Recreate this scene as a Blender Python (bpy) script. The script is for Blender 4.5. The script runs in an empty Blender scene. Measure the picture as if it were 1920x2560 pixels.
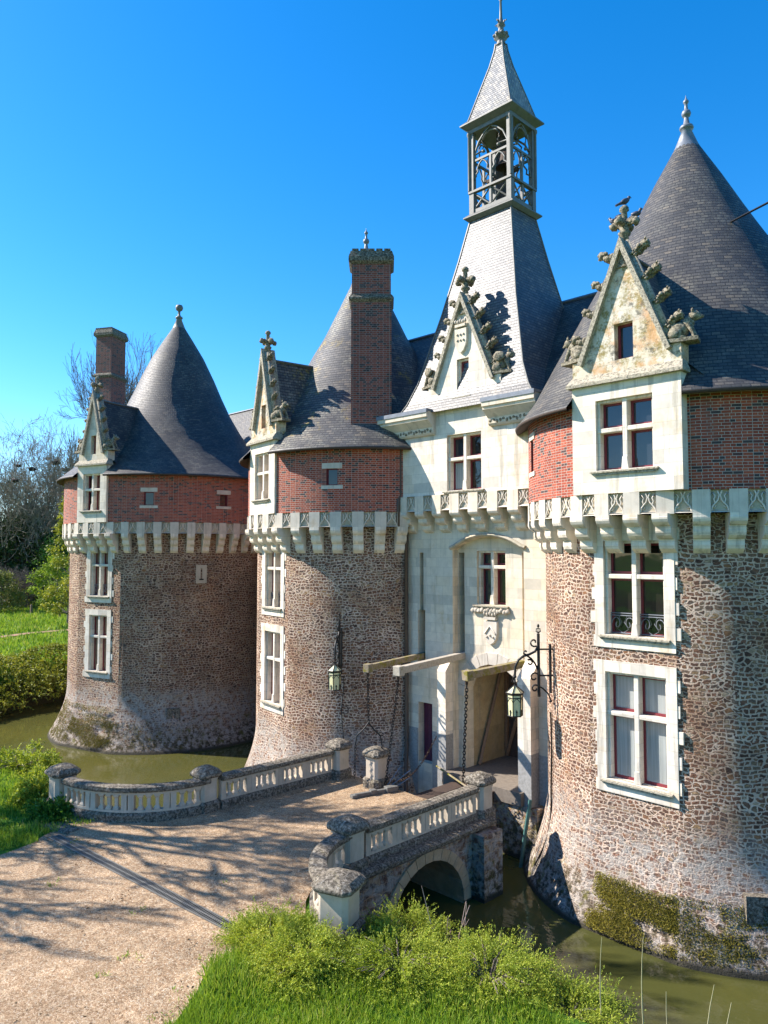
import bpy, bmesh, math, random
import numpy as np
from mathutils import Vector, Matrix, noise
from mathutils.geometry import tessellate_polygon
random.seed(7); rng = np.random.default_rng(7)
PI = math.pi; rad = math.radians
sc = bpy.context.scene; COL = sc.collection

# ------------------------------------------------------------------ camera
ZC = 9.4; F_PX = 1850.0; TILT = rad(3.186); YAW = rad(45)
cd = bpy.data.cameras.new('camera'); cam = bpy.data.objects.new('camera', cd); COL.objects.link(cam)
cd.sensor_fit = 'HORIZONTAL'; cd.sensor_width = 36; cd.lens = 36 * F_PX / 1920
cd.clip_start = 0.1; cd.clip_end = 8000
cam.location = (0, 0, ZC); cam.rotation_euler = (PI / 2 + TILT, 0, YAW)
sc.camera = cam

# ------------------------------------------------------------------ sky and sun
SUN_AZ = Vector((-0.848, -0.530)); SUN_EL = rad(39)
w = bpy.data.worlds.new('World'); sc.world = w; w.use_nodes = True
nt = w.node_tree; nt.nodes.clear()
sky = nt.nodes.new('ShaderNodeTexSky'); sky.sky_type = 'NISHITA'; sky.sun_disc = False
sky.sun_elevation = SUN_EL; sky.sun_rotation = math.atan2(SUN_AZ.x, SUN_AZ.y)
sky.altitude = 100; sky.air_density = 1.0; sky.dust_density = 0.25; sky.ozone_density = 5.0
hs = nt.nodes.new('ShaderNodeHueSaturation'); hs.inputs['Saturation'].default_value = 1.33
bg = nt.nodes.new('ShaderNodeBackground'); bg.inputs['Strength'].default_value = 0.12
wo = nt.nodes.new('ShaderNodeOutputWorld')
nt.links.new(sky.outputs[0], hs.inputs['Color']); nt.links.new(hs.outputs[0], bg.inputs[0]); nt.links.new(bg.outputs[0], wo.inputs[0])
sl = bpy.data.lights.new('sun', 'SUN'); sl.energy = 5.0; sl.angle = rad(0.5); sl.color = (1.0, 0.93, 0.85)
so = bpy.data.objects.new('sun', sl); COL.objects.link(so)
sd = Vector((SUN_AZ.x * math.cos(SUN_EL), SUN_AZ.y * math.cos(SUN_EL), math.sin(SUN_EL)))
so.rotation_euler = sd.to_track_quat('Z', 'Y').to_euler(); so.location = (-40, -30, 40)
vs = sc.view_settings; vs.view_transform = 'Standard'; vs.look = 'None'; vs.exposure = 1.22; vs.gamma = 1; vs.use_curve_mapping = False
sc.cycles.max_bounces = 6; sc.cycles.transparent_max_bounces = 8

# ------------------------------------------------------------------ materials
class G:
    def __init__(s, name):
        s.mat = bpy.data.materials.new(name); s.mat.use_nodes = True; s.t = s.mat.node_tree; s.t.nodes.clear()
        s.out = s.t.nodes.new('ShaderNodeOutputMaterial'); s.b = s.t.nodes.new('ShaderNodeBsdfPrincipled')
        s.t.links.new(s.b.outputs[0], s.out.inputs[0]); s.tc = s.t.nodes.new('ShaderNodeTexCoord')
        s.uv = s.tc.outputs['UV']; s.obj = s.tc.outputs['Object']
        s.pos = s.t.nodes.new('ShaderNodeNewGeometry').outputs['Position']
    def set(s, sock, v):
        if isinstance(v, bpy.types.NodeSocket): s.t.links.new(v, sock)
        elif isinstance(v, (tuple, list)) and len(v) == 3 and sock.type == 'RGBA': sock.default_value = (*v, 1)
        else: sock.default_value = v
    def n(s, ty, inp={}, **kw):
        nd = s.t.nodes.new(ty)
        for k, v in kw.items(): setattr(nd, k, v)
        for k, v in inp.items(): s.set(nd.inputs[k], v)
        return nd
    def math(s, op, a, b=0.0, c=None, clamp=False):
        nd = s.n('ShaderNodeMath', operation=op, use_clamp=clamp); s.set(nd.inputs[0], a); s.set(nd.inputs[1], b)
        if c is not None: s.set(nd.inputs[2], c)
        return nd.outputs[0]
    def mix(s, f, a, b, bl='MIX'):
        nd = s.n('ShaderNodeMix', data_type='RGBA', blend_type=bl); s.set(nd.inputs[0], f); s.set(nd.inputs[6], a); s.set(nd.inputs[7], b)
        return nd.outputs[2]
    def ramp(s, f, stops, interp='LINEAR'):
        nd = s.n('ShaderNodeValToRGB'); s.set(nd.inputs[0], f); r = nd.color_ramp; r.interpolation = interp
        while len(r.elements) < len(stops): r.elements.new(0.5)
        for e, (p, c) in zip(r.elements, stops):
            e.position = p; e.color = (*c, 1) if isinstance(c, (tuple, list)) else (c, c, c, 1)
        return nd.outputs[0]
    def noise(s, v, scale, detail=4, rough=0.55, out=0):
        return s.n('ShaderNodeTexNoise', {'Vector': v, 'Scale': scale, 'Detail': detail, 'Roughness': rough}).outputs[out]
    def map(s, v, sc_=(1, 1, 1), loc=(0, 0, 0)):
        return s.n('ShaderNodeMapping', {'Vector': v, 'Scale': sc_, 'Location': loc}).outputs[0]
    def step(s, x, a, b):
        return s.n('ShaderNodeMapRange', {0: x, 1: a, 2: b, 3: 0.0, 4: 1.0}, interpolation_type='SMOOTHSTEP').outputs[0]
    def sep(s, v): return s.n('ShaderNodeSeparateXYZ', {0: v}).outputs
    def bump(s, h, strength=0.5, dist=0.02):
        nd = s.n('ShaderNodeBump', {'Height': h, 'Strength': strength, 'Distance': dist}); s.t.links.new(nd.outputs[0], s.b.inputs['Normal'])
    def col(s, c): s.set(s.b.inputs['Base Color'], c)
    def rough(s, c, spec=None):
        s.set(s.b.inputs['Roughness'], c)
        if spec is not None: s.set(s.b.inputs['Specular IOR Level'], spec)

def mat_rubble(name, sx=6.8, sy=11.2, mortar=(0.66, 0.51, 0.40), warm=0.0, rustic=True):
    g = G(name)
    nz = g.noise(g.uv, 5.0, 3, out=1)
    off = g.n('ShaderNodeVectorMath', {0: nz, 1: (0.5, 0.5, 0.5)}, operation='SUBTRACT').outputs[0]
    off = g.n('ShaderNodeVectorMath', {0: off, 3: 0.15}, operation='SCALE').outputs[0]
    v = g.n('ShaderNodeVectorMath', {0: g.uv, 1: off}, operation='ADD').outputs[0]
    lowf = g.n('ShaderNodeVectorMath', {0: g.noise(g.uv, 0.9, 2, out=1), 3: 0.28}, operation='SCALE').outputs[0]
    v = g.n('ShaderNodeVectorMath', {0: v, 1: lowf}, operation='ADD').outputs[0]
    fine = g.noise(g.uv, 26, 4); big = g.noise(g.uv, 0.55, 3)
    def cells(k, loc):
        q = g.map(v, (sx * k, sy * k, 1), loc)
        vo = g.n('ShaderNodeTexVoronoi', {'Vector': q, 'Scale': 1.0, 'Randomness': 0.9}, voronoi_dimensions='2D')
        ve = g.n('ShaderNodeTexVoronoi', {'Vector': q, 'Scale': 1.0, 'Randomness': 0.9}, voronoi_dimensions='2D', feature='DISTANCE_TO_EDGE')
        ed = g.math('MINIMUM', ve.outputs['Distance'], g.math('MULTIPLY_ADD', vo.outputs['Distance'], -0.75, 0.60))
        return ed, vo.outputs['Color']
    eA, cA = cells(0.92, (0, 0, 0))
    bt = g.n('ShaderNodeTexBrick', {'Vector': v, 'Color1': (0, 0, 0), 'Color2': (1, 1, 1), 'Mortar': (0.5, 0.5, 0.5), 'Scale': 1.0, 'Mortar Size': 0.042, 'Mortar Smooth': 1.0,
             'Brick Width': 1.25 / sx, 'Row Height': 1.15 / sy}, offset=0.37, squash=0.7, squash_frequency=3)
    eB = g.math('MULTIPLY', g.math('SUBTRACT', 1.0, bt.outputs['Fac']), 0.42); r1 = g.sep(bt.outputs['Color'])[0]
    cB = g.n('ShaderNodeCombineXYZ', {0: r1, 1: g.math('FRACT', g.math('MULTIPLY', r1, 7.3)), 2: r1}).outputs[0]
    pick = g.step(g.noise(g.map(g.uv, (1, 1.6, 1), (4, 4, 0)), 1.7, 3), 0.46, 0.49)
    ed = g.math('ADD', g.math('MULTIPLY', eA, g.math('SUBTRACT', 1.0, pick)), g.math('MULTIPLY', eB, pick))
    cc = g.sep(g.mix(pick, cA, cB))
    thr = g.math('MULTIPLY_ADD', g.math('POWER', cc[1], 1.4), 0.15, 0.038)
    thr = g.math('MULTIPLY_ADD', g.math('SUBTRACT', big, 0.5), 0.22, thr)
    e = g.math('MULTIPLY_ADD', g.math('SUBTRACT', fine, 0.5), 0.14, ed)
    mask = g.step(g.math('SUBTRACT', e, thr), 0.0, 0.075)
    stone = g.ramp(cc[0], [(0.0, (0.068, 0.040, 0.030)), (0.2, (0.13, 0.068, 0.046)), (0.38, (0.21, 0.10, 0.060)), (0.5, (0.10, 0.073, 0.060)),
                           (0.64, (0.24, 0.115, 0.055)), (0.78, (0.145, 0.11, 0.088)), (0.9, (0.30, 0.185, 0.09)), (1.0, (0.36, 0.28, 0.20))])
    stone = g.mix(0.8, stone, g.ramp(g.noise(g.uv, 11, 6, 0.7), [(0.3, 0.35), (0.72, 1.9)]), 'MULTIPLY')
    mort = g.mix(g.step(g.noise(g.uv, 1.3, 4), 0.35, 0.7), mortar, tuple(c * 0.72 for c in mortar))
    mort = g.mix(g.step(g.noise(g.map(g.uv, (1, 1, 1), (5, 2, 0)), 0.5, 4), 0.52, 0.68), mort, (0.44, 0.28, 0.185))
    mort = g.mix(0.5, mort, g.ramp(fine, [(0.25, 0.6), (0.75, 1.3)]), 'MULTIPLY')
    c = g.mix(mask, mort, stone)
    c = g.mix(0.75, c, g.ramp(g.noise(g.pos, 0.42, 5, 0.6), [(0.3, (0.70, 0.68, 0.66)), (0.7, (1.25, 1.18, 1.10))]), 'MULTIPLY')
    z = g.sep(g.pos)[2]; low = g.noise(g.pos, 0.9, 5, 0.6); low2 = g.noise(g.pos, 5.5, 4, 0.65)
    # pale lichen belt above the batter, green-black algae by the waterline
    zz = g.math('ADD', z, g.math('MULTIPLY_ADD', low, 2.2, -1.1))
    belt = g.math('MULTIPLY', g.step(zz, 3.2, 2.2), g.step(low2, 0.36, 0.62))
    c = g.mix(g.math('MULTIPLY', belt, 0.7), c, (0.44, 0.41, 0.36))
    wet = g.math('MULTIPLY', g.step(zz, 1.15, 0.5), g.step(low2, 0.60, 0.38))
    c = g.mix(g.math('MULTIPLY', wet, 0.85), c, (0.045, 0.045, 0.022))
    ms = g.math('MULTIPLY', g.step(zz, 1.7, 0.9), g.step(g.noise(g.pos, 2.3, 5, 0.7), 0.55, 0.66))
    c = g.mix(g.math('MULTIPLY', ms, 0.8), c, (0.13, 0.12, 0.022))
    c = g.mix(g.step(z, 0.22, 0.05), c, (0.05, 0.045, 0.03))
    g.col(c); g.rough(0.88, 0.25)
    h = g.math('ADD', g.math('MULTIPLY', mask, 0.5), g.math('MULTIPLY', g.noise(g.uv, 20, 6, 0.65), 0.8))
    g.bump(h, 0.9, 0.07)
    return g.mat

def mat_brick(name, cols, mortar=(0.45, 0.36, 0.30), wpx=0.225, hpx=0.072, dark=0.0):
    g = G(name)
    b = g.n('ShaderNodeTexBrick', {'Vector': g.uv, 'Color1': (0, 0, 0), 'Color2': (1, 1, 1), 'Mortar': (0.5, 0.5, 0.5), 'Scale': 1.0, 'Mortar Size': 0.0068,
            'Mortar Smooth': 0.25, 'Bias': 0.0, 'Brick Width': wpx, 'Row Height': hpx}, offset=0.5, squash=0.55, squash_frequency=2)
    r = g.sep(b.outputs['Color'])[0]
    c = g.ramp(r, cols, 'LINEAR')
    c = g.mix(0.6, c, g.ramp(g.noise(g.uv, 1.1, 4), [(0.3, 0.62), (0.7, 1.25)]), 'MULTIPLY')
    c = g.mix(0.45, c, g.ramp(g.noise(g.uv, 30, 3), [(0.3, 0.6), (0.7, 1.35)]), 'MULTIPLY')
    mo = g.mix(0.5, mortar, g.ramp(g.noise(g.uv, 9, 3), [(0.3, 0.55), (0.7, 1.2)]), 'MULTIPLY')
    c = g.mix(b.outputs['Fac'], c, mo)
    st = g.step(g.noise(g.map(g.pos, (1.2, 1.2, 0.35)), 1.0, 5, 0.6), 0.56, 0.75)
    c = g.mix(g.math('MULTIPLY', st, 0.35), c, (0.10, 0.085, 0.075))
    g.col(c); g.rough(0.85, 0.2)
    g.bump(g.math('ADD', g.math('MULTIPLY', b.outputs['Fac'], -1.0), g.math('MULTIPLY', g.noise(g.uv, 40, 4), 0.5)), 0.6, 0.012)
    return g.mat

def mat_ashlar(name, base=(0.62, 0.56, 0.46), stain=0.35, lichen=0.0, bw=0.62, bh=0.33, joint=0.004):
    g = G(name)
    b = g.n('ShaderNodeTexBrick', {'Vector': g.uv, 'Color1': (0, 0, 0), 'Color2': (1, 1, 1), 'Mortar': (0.5, 0.5, 0.5), 'Scale': 1.0, 'Mortar Size': joint,
            'Mortar Smooth': 0.3, 'Brick Width': bw, 'Row Height': bh}, offset=0.45, squash=0.8, squash_frequency=3)
    r = g.sep(b.outputs['Color'])[0]
    d = tuple(x * 0.78 for x in base)
    c = g.ramp(r, [(0, d), (0.4, base), (0.75, (base[0] * 1.04, base[1] * 1.02, base[2] * 0.98)), (1, (base[0] * 0.95, base[1] * 0.9, base[2] * 0.82))])
    c = g.mix(0.5, c, g.ramp(g.noise(g.pos, 3.0, 6, 0.65), [(0.3, 0.64), (0.7, 1.14)]), 'MULTIPLY')
    # grey rain streaks and warm patches
    s1 = g.step(g.noise(g.map(g.pos, (3.2, 3.2, 0.28)), 1.0, 7, 0.7), 0.52, 0.65)
    c = g.mix(g.math('MULTIPLY', s1, stain), c, (0.27, 0.24, 0.19))
    s2 = g.step(g.noise(g.map(g.pos, (1, 1, 0.8), (9, 3, 1)), 1.4, 6, 0.65), 0.55, 0.72)
    c = g.mix(g.math('MULTIPLY', s2, stain * 1.0), c, (0.50, 0.36, 0.20))
    if lichen:
        l1 = g.math('MULTIPLY', g.step(g.noise(g.pos, 2.2, 8, 0.75), 0.44, 0.58), g.step(g.noise(g.pos, 11, 4, 0.7), 0.32, 0.58))
        c = g.mix(g.math('MULTIPLY', l1, lichen), c, (0.24, 0.19, 0.07))
        l2 = g.math('MULTIPLY', g.step(g.noise(g.map(g.pos, (1, 1, 1), (3, 7, 2)), 1.7, 7, 0.7), 0.47, 0.62), 0.7)
        c = g.mix(g.math('MULTIPLY', l2, lichen), c, (0.55, 0.30, 0.14))
        l3 = g.math('MULTIPLY', g.step(g.noise(g.map(g.pos, (1, 1, 1), (13, 2, 5)), 2.6, 8, 0.8), 0.51, 0.62), 0.85)
        c = g.mix(g.math('MULTIPLY', l3, lichen), c, (0.10, 0.095, 0.08))
    c = g.mix(g.math('MULTIPLY', b.outputs['Fac'], 0.55), c, (0.24, 0.20, 0.15))
    g.col(c); g.rough(0.85, 0.2)
    g.bump(g.math('ADD', g.math('MULTIPLY', b.outputs['Fac'], -0.7), g.math('MULTIPLY', g.noise(g.pos, 30, 6, 0.6), 0.5)), 0.45, 0.008)
    return g.mat

def mat_mossy(name, pale=(0.31, 0.265, 0.205), dark=(0.062, 0.051, 0.038), amt=(0.34, 0.60), gold=0.25):
    g = G(name)
    c = g.mix(g.step(g.noise(g.pos, 15, 7, 0.75), amt[0], amt[1]), pale, dark)
    c = g.mix(g.math('MULTIPLY', g.step(g.noise(g.map(g.pos, (1, 1, 1), (4, 1, 8)), 13, 5, 0.7), 0.60, 0.70), 0.8), c, (0.46, 0.45, 0.41))
    c = g.mix(g.math('MULTIPLY', g.step(g.noise(g.map(g.pos, (1, 1, 1), (1, 6, 3)), 5, 6, 0.7), 0.55, 0.68), gold), c, (0.16, 0.135, 0.035))
    g.col(c); g.rough(0.9, 0.2)
    g.bump(g.noise(g.pos, 24, 6, 0.7), 0.7, 0.03)
    return g.mat

def mat_slate(name, rw=0.21, rh=0.115, lichen=0.0, tone=1.0, gold=0.0, spec=0.34):
    g = G(name)
    b = g.n('ShaderNodeTexBrick', {'Vector': g.uv, 'Color1': (0, 0, 0), 'Color2': (1, 1, 1), 'Mortar': (0.5, 0.5, 0.5), 'Scale': 1.0, 'Mortar Size': 0.010,
            'Mortar Smooth': 0.1, 'Brick Width': rw, 'Row Height': rh}, offset=0.5, squash=1.0)
    r = g.sep(b.outputs['Color'])[0]
    t = tone
    c = g.ramp(r, [(0, (0.060 * t, 0.059 * t, 0.060 * t)), (0.5, (0.088 * t, 0.083 * t, 0.079 * t)), (0.85, (0.118 * t, 0.107 * t, 0.095 * t)), (1, (0.165 * t, 0.138 * t, 0.108 * t))])
    c = g.mix(0.6, c, g.ramp(g.noise(g.map(g.pos, (1, 1, 0.45)), 0.9, 6, 0.65), [(0.3, 0.55), (0.7, 1.45)]), 'MULTIPLY')
    c = g.mix(0.35, c, g.ramp(g.noise(g.uv, 25, 4), [(0.3, 0.5), (0.7, 1.5)]), 'MULTIPLY')
    if lichen:
        m1 = g.math('MULTIPLY', g.step(g.noise(g.pos, 0.8, 6, 0.7), 0.46, 0.62), g.step(g.noise(g.pos, 9, 4, 0.75), 0.42, 0.60))
        c = g.mix(g.math('MULTIPLY', m1, lichen), c, (0.27, 0.25, 0.19))
        m2 = g.math('MULTIPLY', g.step(g.noise(g.map(g.pos, (1, 1, 1), (7, 3, 4)), 0.9, 6, 0.7), 0.55, 0.68), g.step(g.noise(g.pos, 6, 4, 0.7), 0.42, 0.60))
        c = g.mix(g.math('MULTIPLY', m2, gold), c, (0.30, 0.21, 0.035))
    c = g.mix(g.math('MULTIPLY', b.outputs['Fac'], 0.85), c, (0.018, 0.018, 0.022))
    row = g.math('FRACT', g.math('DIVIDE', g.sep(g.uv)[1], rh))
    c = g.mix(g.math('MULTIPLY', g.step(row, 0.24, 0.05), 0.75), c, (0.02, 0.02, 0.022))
    g.col(c); g.rough(g.math('MULTIPLY_ADD', g.noise(g.uv, 6, 3), 0.25, 0.46 if spec < .5 else 0.38), spec)
    h = g.math('ADD', g.math('MULTIPLY', row, -0.9), g.math('MULTIPLY', b.outputs['Fac'], -0.5))
    h = g.math('ADD', h, g.math('MULTIPLY', r, 0.45))
    h = g.math('ADD', h, g.math('MULTIPLY', g.noise(g.uv, 18, 4), 0.4))
    g.bump(h, 0.75, 0.022)
    return g.mat

def mat_plain(name, c, rough=0.6, metal=0.0, var=0.35, scale=8, bump=0.2, spec=0.4, c2=None, th=(0.45, 0.65)):
    g = G(name)
    k = g.mix(var, c, g.ramp(g.noise(g.pos, scale, 5, 0.65), [(0.25, 0.35), (0.75, 1.55)]), 'MULTIPLY')
    if c2: k = g.mix(g.step(g.noise(g.map(g.pos, (1, 1, 1), (3, 5, 1)), scale * 0.6, 6, 0.7), th[0], th[1]), k, c2)
    g.col(k); g.rough(rough, spec); g.b.inputs['Metallic'].default_value = metal
    if bump: g.bump(g.noise(g.pos, scale * 3, 5, 0.6), bump, 0.01)
    return g.mat

def mat_leaf(name, stops, trans=0.35, rough=0.55):
    g = G(name)
    rnd = g.t.nodes.new('ShaderNodeNewGeometry').outputs['Random Per Island']
    big = g.noise(g.pos, 0.55, 3)
    f = g.math('ADD', g.math('MULTIPLY', rnd, 0.65), g.math('MULTIPLY', g.math('SUBTRACT', big, 0.32), 0.9), clamp=True)
    c = g.ramp(f, stops); g.col(c); g.rough(rough, 0.25)
    tr = g.n('ShaderNodeBsdfTranslucent', {'Color': g.mix(1.0, c, (1.0, 0.95, 0.5), 'MULTIPLY')})
    mx = g.n('ShaderNodeMixShader', {0: trans}); g.t.links.new(g.b.outputs[0], mx.inputs[1]); g.t.links.new(tr.outputs[0], mx.inputs[2])
    g.t.links.new(mx.outputs[0], g.out.inputs[0])
    return g.mat

def mat_glass(name, base=(0.02, 0.025, 0.032), fold=0.0, rough=0.03):
    g = G(name)
    c = base
    if fold:
        wv = g.noise(g.map(g.obj, (16, 16, 0.5)), 1.0, 2)
        c = g.mix(fold, base, g.ramp(wv, [(0.3, 0.5), (0.7, 1.4)]), 'MULTIPLY')
    g.col(c); g.rough(rough, 0.6); g.b.inputs['IOR'].default_value = 1.55
    g.bump(g.noise(g.obj, 1.6, 2), 0.12, 0.02)
    return g.mat

def mat_gravel():
    g = G('gravel')
    v = g.n('ShaderNodeTexVoronoi', {'Vector': g.pos, 'Scale': 40.0, 'Randomness': 1.0}, voronoi_dimensions='2D')
    ve = g.n('ShaderNodeTexVoronoi', {'Vector': g.pos, 'Scale': 40.0, 'Randomness': 1.0}, voronoi_dimensions='2D', feature='DISTANCE_TO_EDGE')
    r = g.sep(v.outputs['Color'])[0]
    c = g.ramp(r, [(0, (0.30, 0.18, 0.095)), (0.3, (0.48, 0.31, 0.175)), (0.6, (0.58, 0.405, 0.24)), (0.85, (0.66, 0.49, 0.31)), (1, (0.72, 0.59, 0.43))])
    c = g.mix(g.step(ve.outputs['Distance'], 0.12, 0.0), c, (0.11, 0.07, 0.045))
    c = g.mix(0.8, c, g.ramp(g.noise(g.pos, 0.9, 6, 0.65), [(0.3, 0.58), (0.7, 1.2)]), 'MULTIPLY')
    c = g.mix(0.7, c, g.ramp(g.noise(g.pos, 5.5, 5, 0.7), [(0.3, 0.62), (0.7, 1.3)]), 'MULTIPLY')
    # leaf litter and thin weeds in drifts
    lit = g.math('MULTIPLY', g.step(g.noise(g.map(g.pos, (1, 1, 1), (2, 9, 0)), 0.7, 6, 0.7), 0.46, 0.66), g.step(g.noise(g.pos, 9, 5, 0.75), 0.46, 0.62))
    c = g.mix(g.math('MULTIPLY', lit, 0.7), c, (0.13, 0.085, 0.05))
    gw = g.math('MULTIPLY', g.step(g.noise(g.map(g.pos, (1, 1, 1), (8, 1, 0)), 0.9, 5, 0.7), 0.62, 0.74), g.step(g.noise(g.pos, 12, 3, 0.7), 0.48, 0.62))
    c = g.mix(g.math('MULTIPLY', gw, 0.6), c, (0.10, 0.11, 0.035))
    g.col(c); g.rough(0.9, 0.2)
    g.bump(g.math('ADD', g.math('MULTIPLY', ve.outputs['Distance'], 0.8), g.math('MULTIPLY', g.noise(g.pos, 7, 8, 0.7), 2.2)), 0.8, 0.03)
    return g.mat

def mat_ground():
    g = G('grass_ground')
    n1 = g.noise(g.pos, 0.35, 6, 0.65); n2 = g.noise(g.pos, 7, 5, 0.75)
    c = g.ramp(n2, [(0.25, (0.030, 0.075, 0.010)), (0.5, (0.075, 0.185, 0.016)), (0.75, (0.135, 0.27, 0.026))])
    c = g.mix(0.55, c, g.ramp(n1, [(0.3, 0.62), (0.7, 1.35)]), 'MULTIPLY')
    z = g.sep(g.pos)[2]
    zz = g.math('ADD', z, g.math('MULTIPLY_ADD', g.noise(g.pos, 1.4, 4), 0.8, -0.4))
    c = g.mix(g.step(zz, 1.75, 1.25), c, (0.055, 0.05, 0.022))
    g.col(c); g.rough(0.9, 0.15); g.bump(n2, 1.0, 0.12)
    return g.mat

def mat_water():
    g = G('moat_water')
    c = g.mix(g.step(g.noise(g.pos, 0.16, 4, 0.6), 0.35, 0.7), (0.078, 0.074, 0.019), (0.055, 0.059, 0.018))
    g.col(c); g.rough(0.035, 0.5); g.b.inputs['IOR'].default_value = 1.4
    h = g.math('ADD', g.math('MULTIPLY', g.noise(g.map(g.pos, (1, 1.7, 1)), 1.7, 3, 0.5), 1.0), g.math('MULTIPLY', g.noise(g.pos, 9, 2), 0.12))
    g.bump(h, 0.11, 0.10)
    return g.mat

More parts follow.
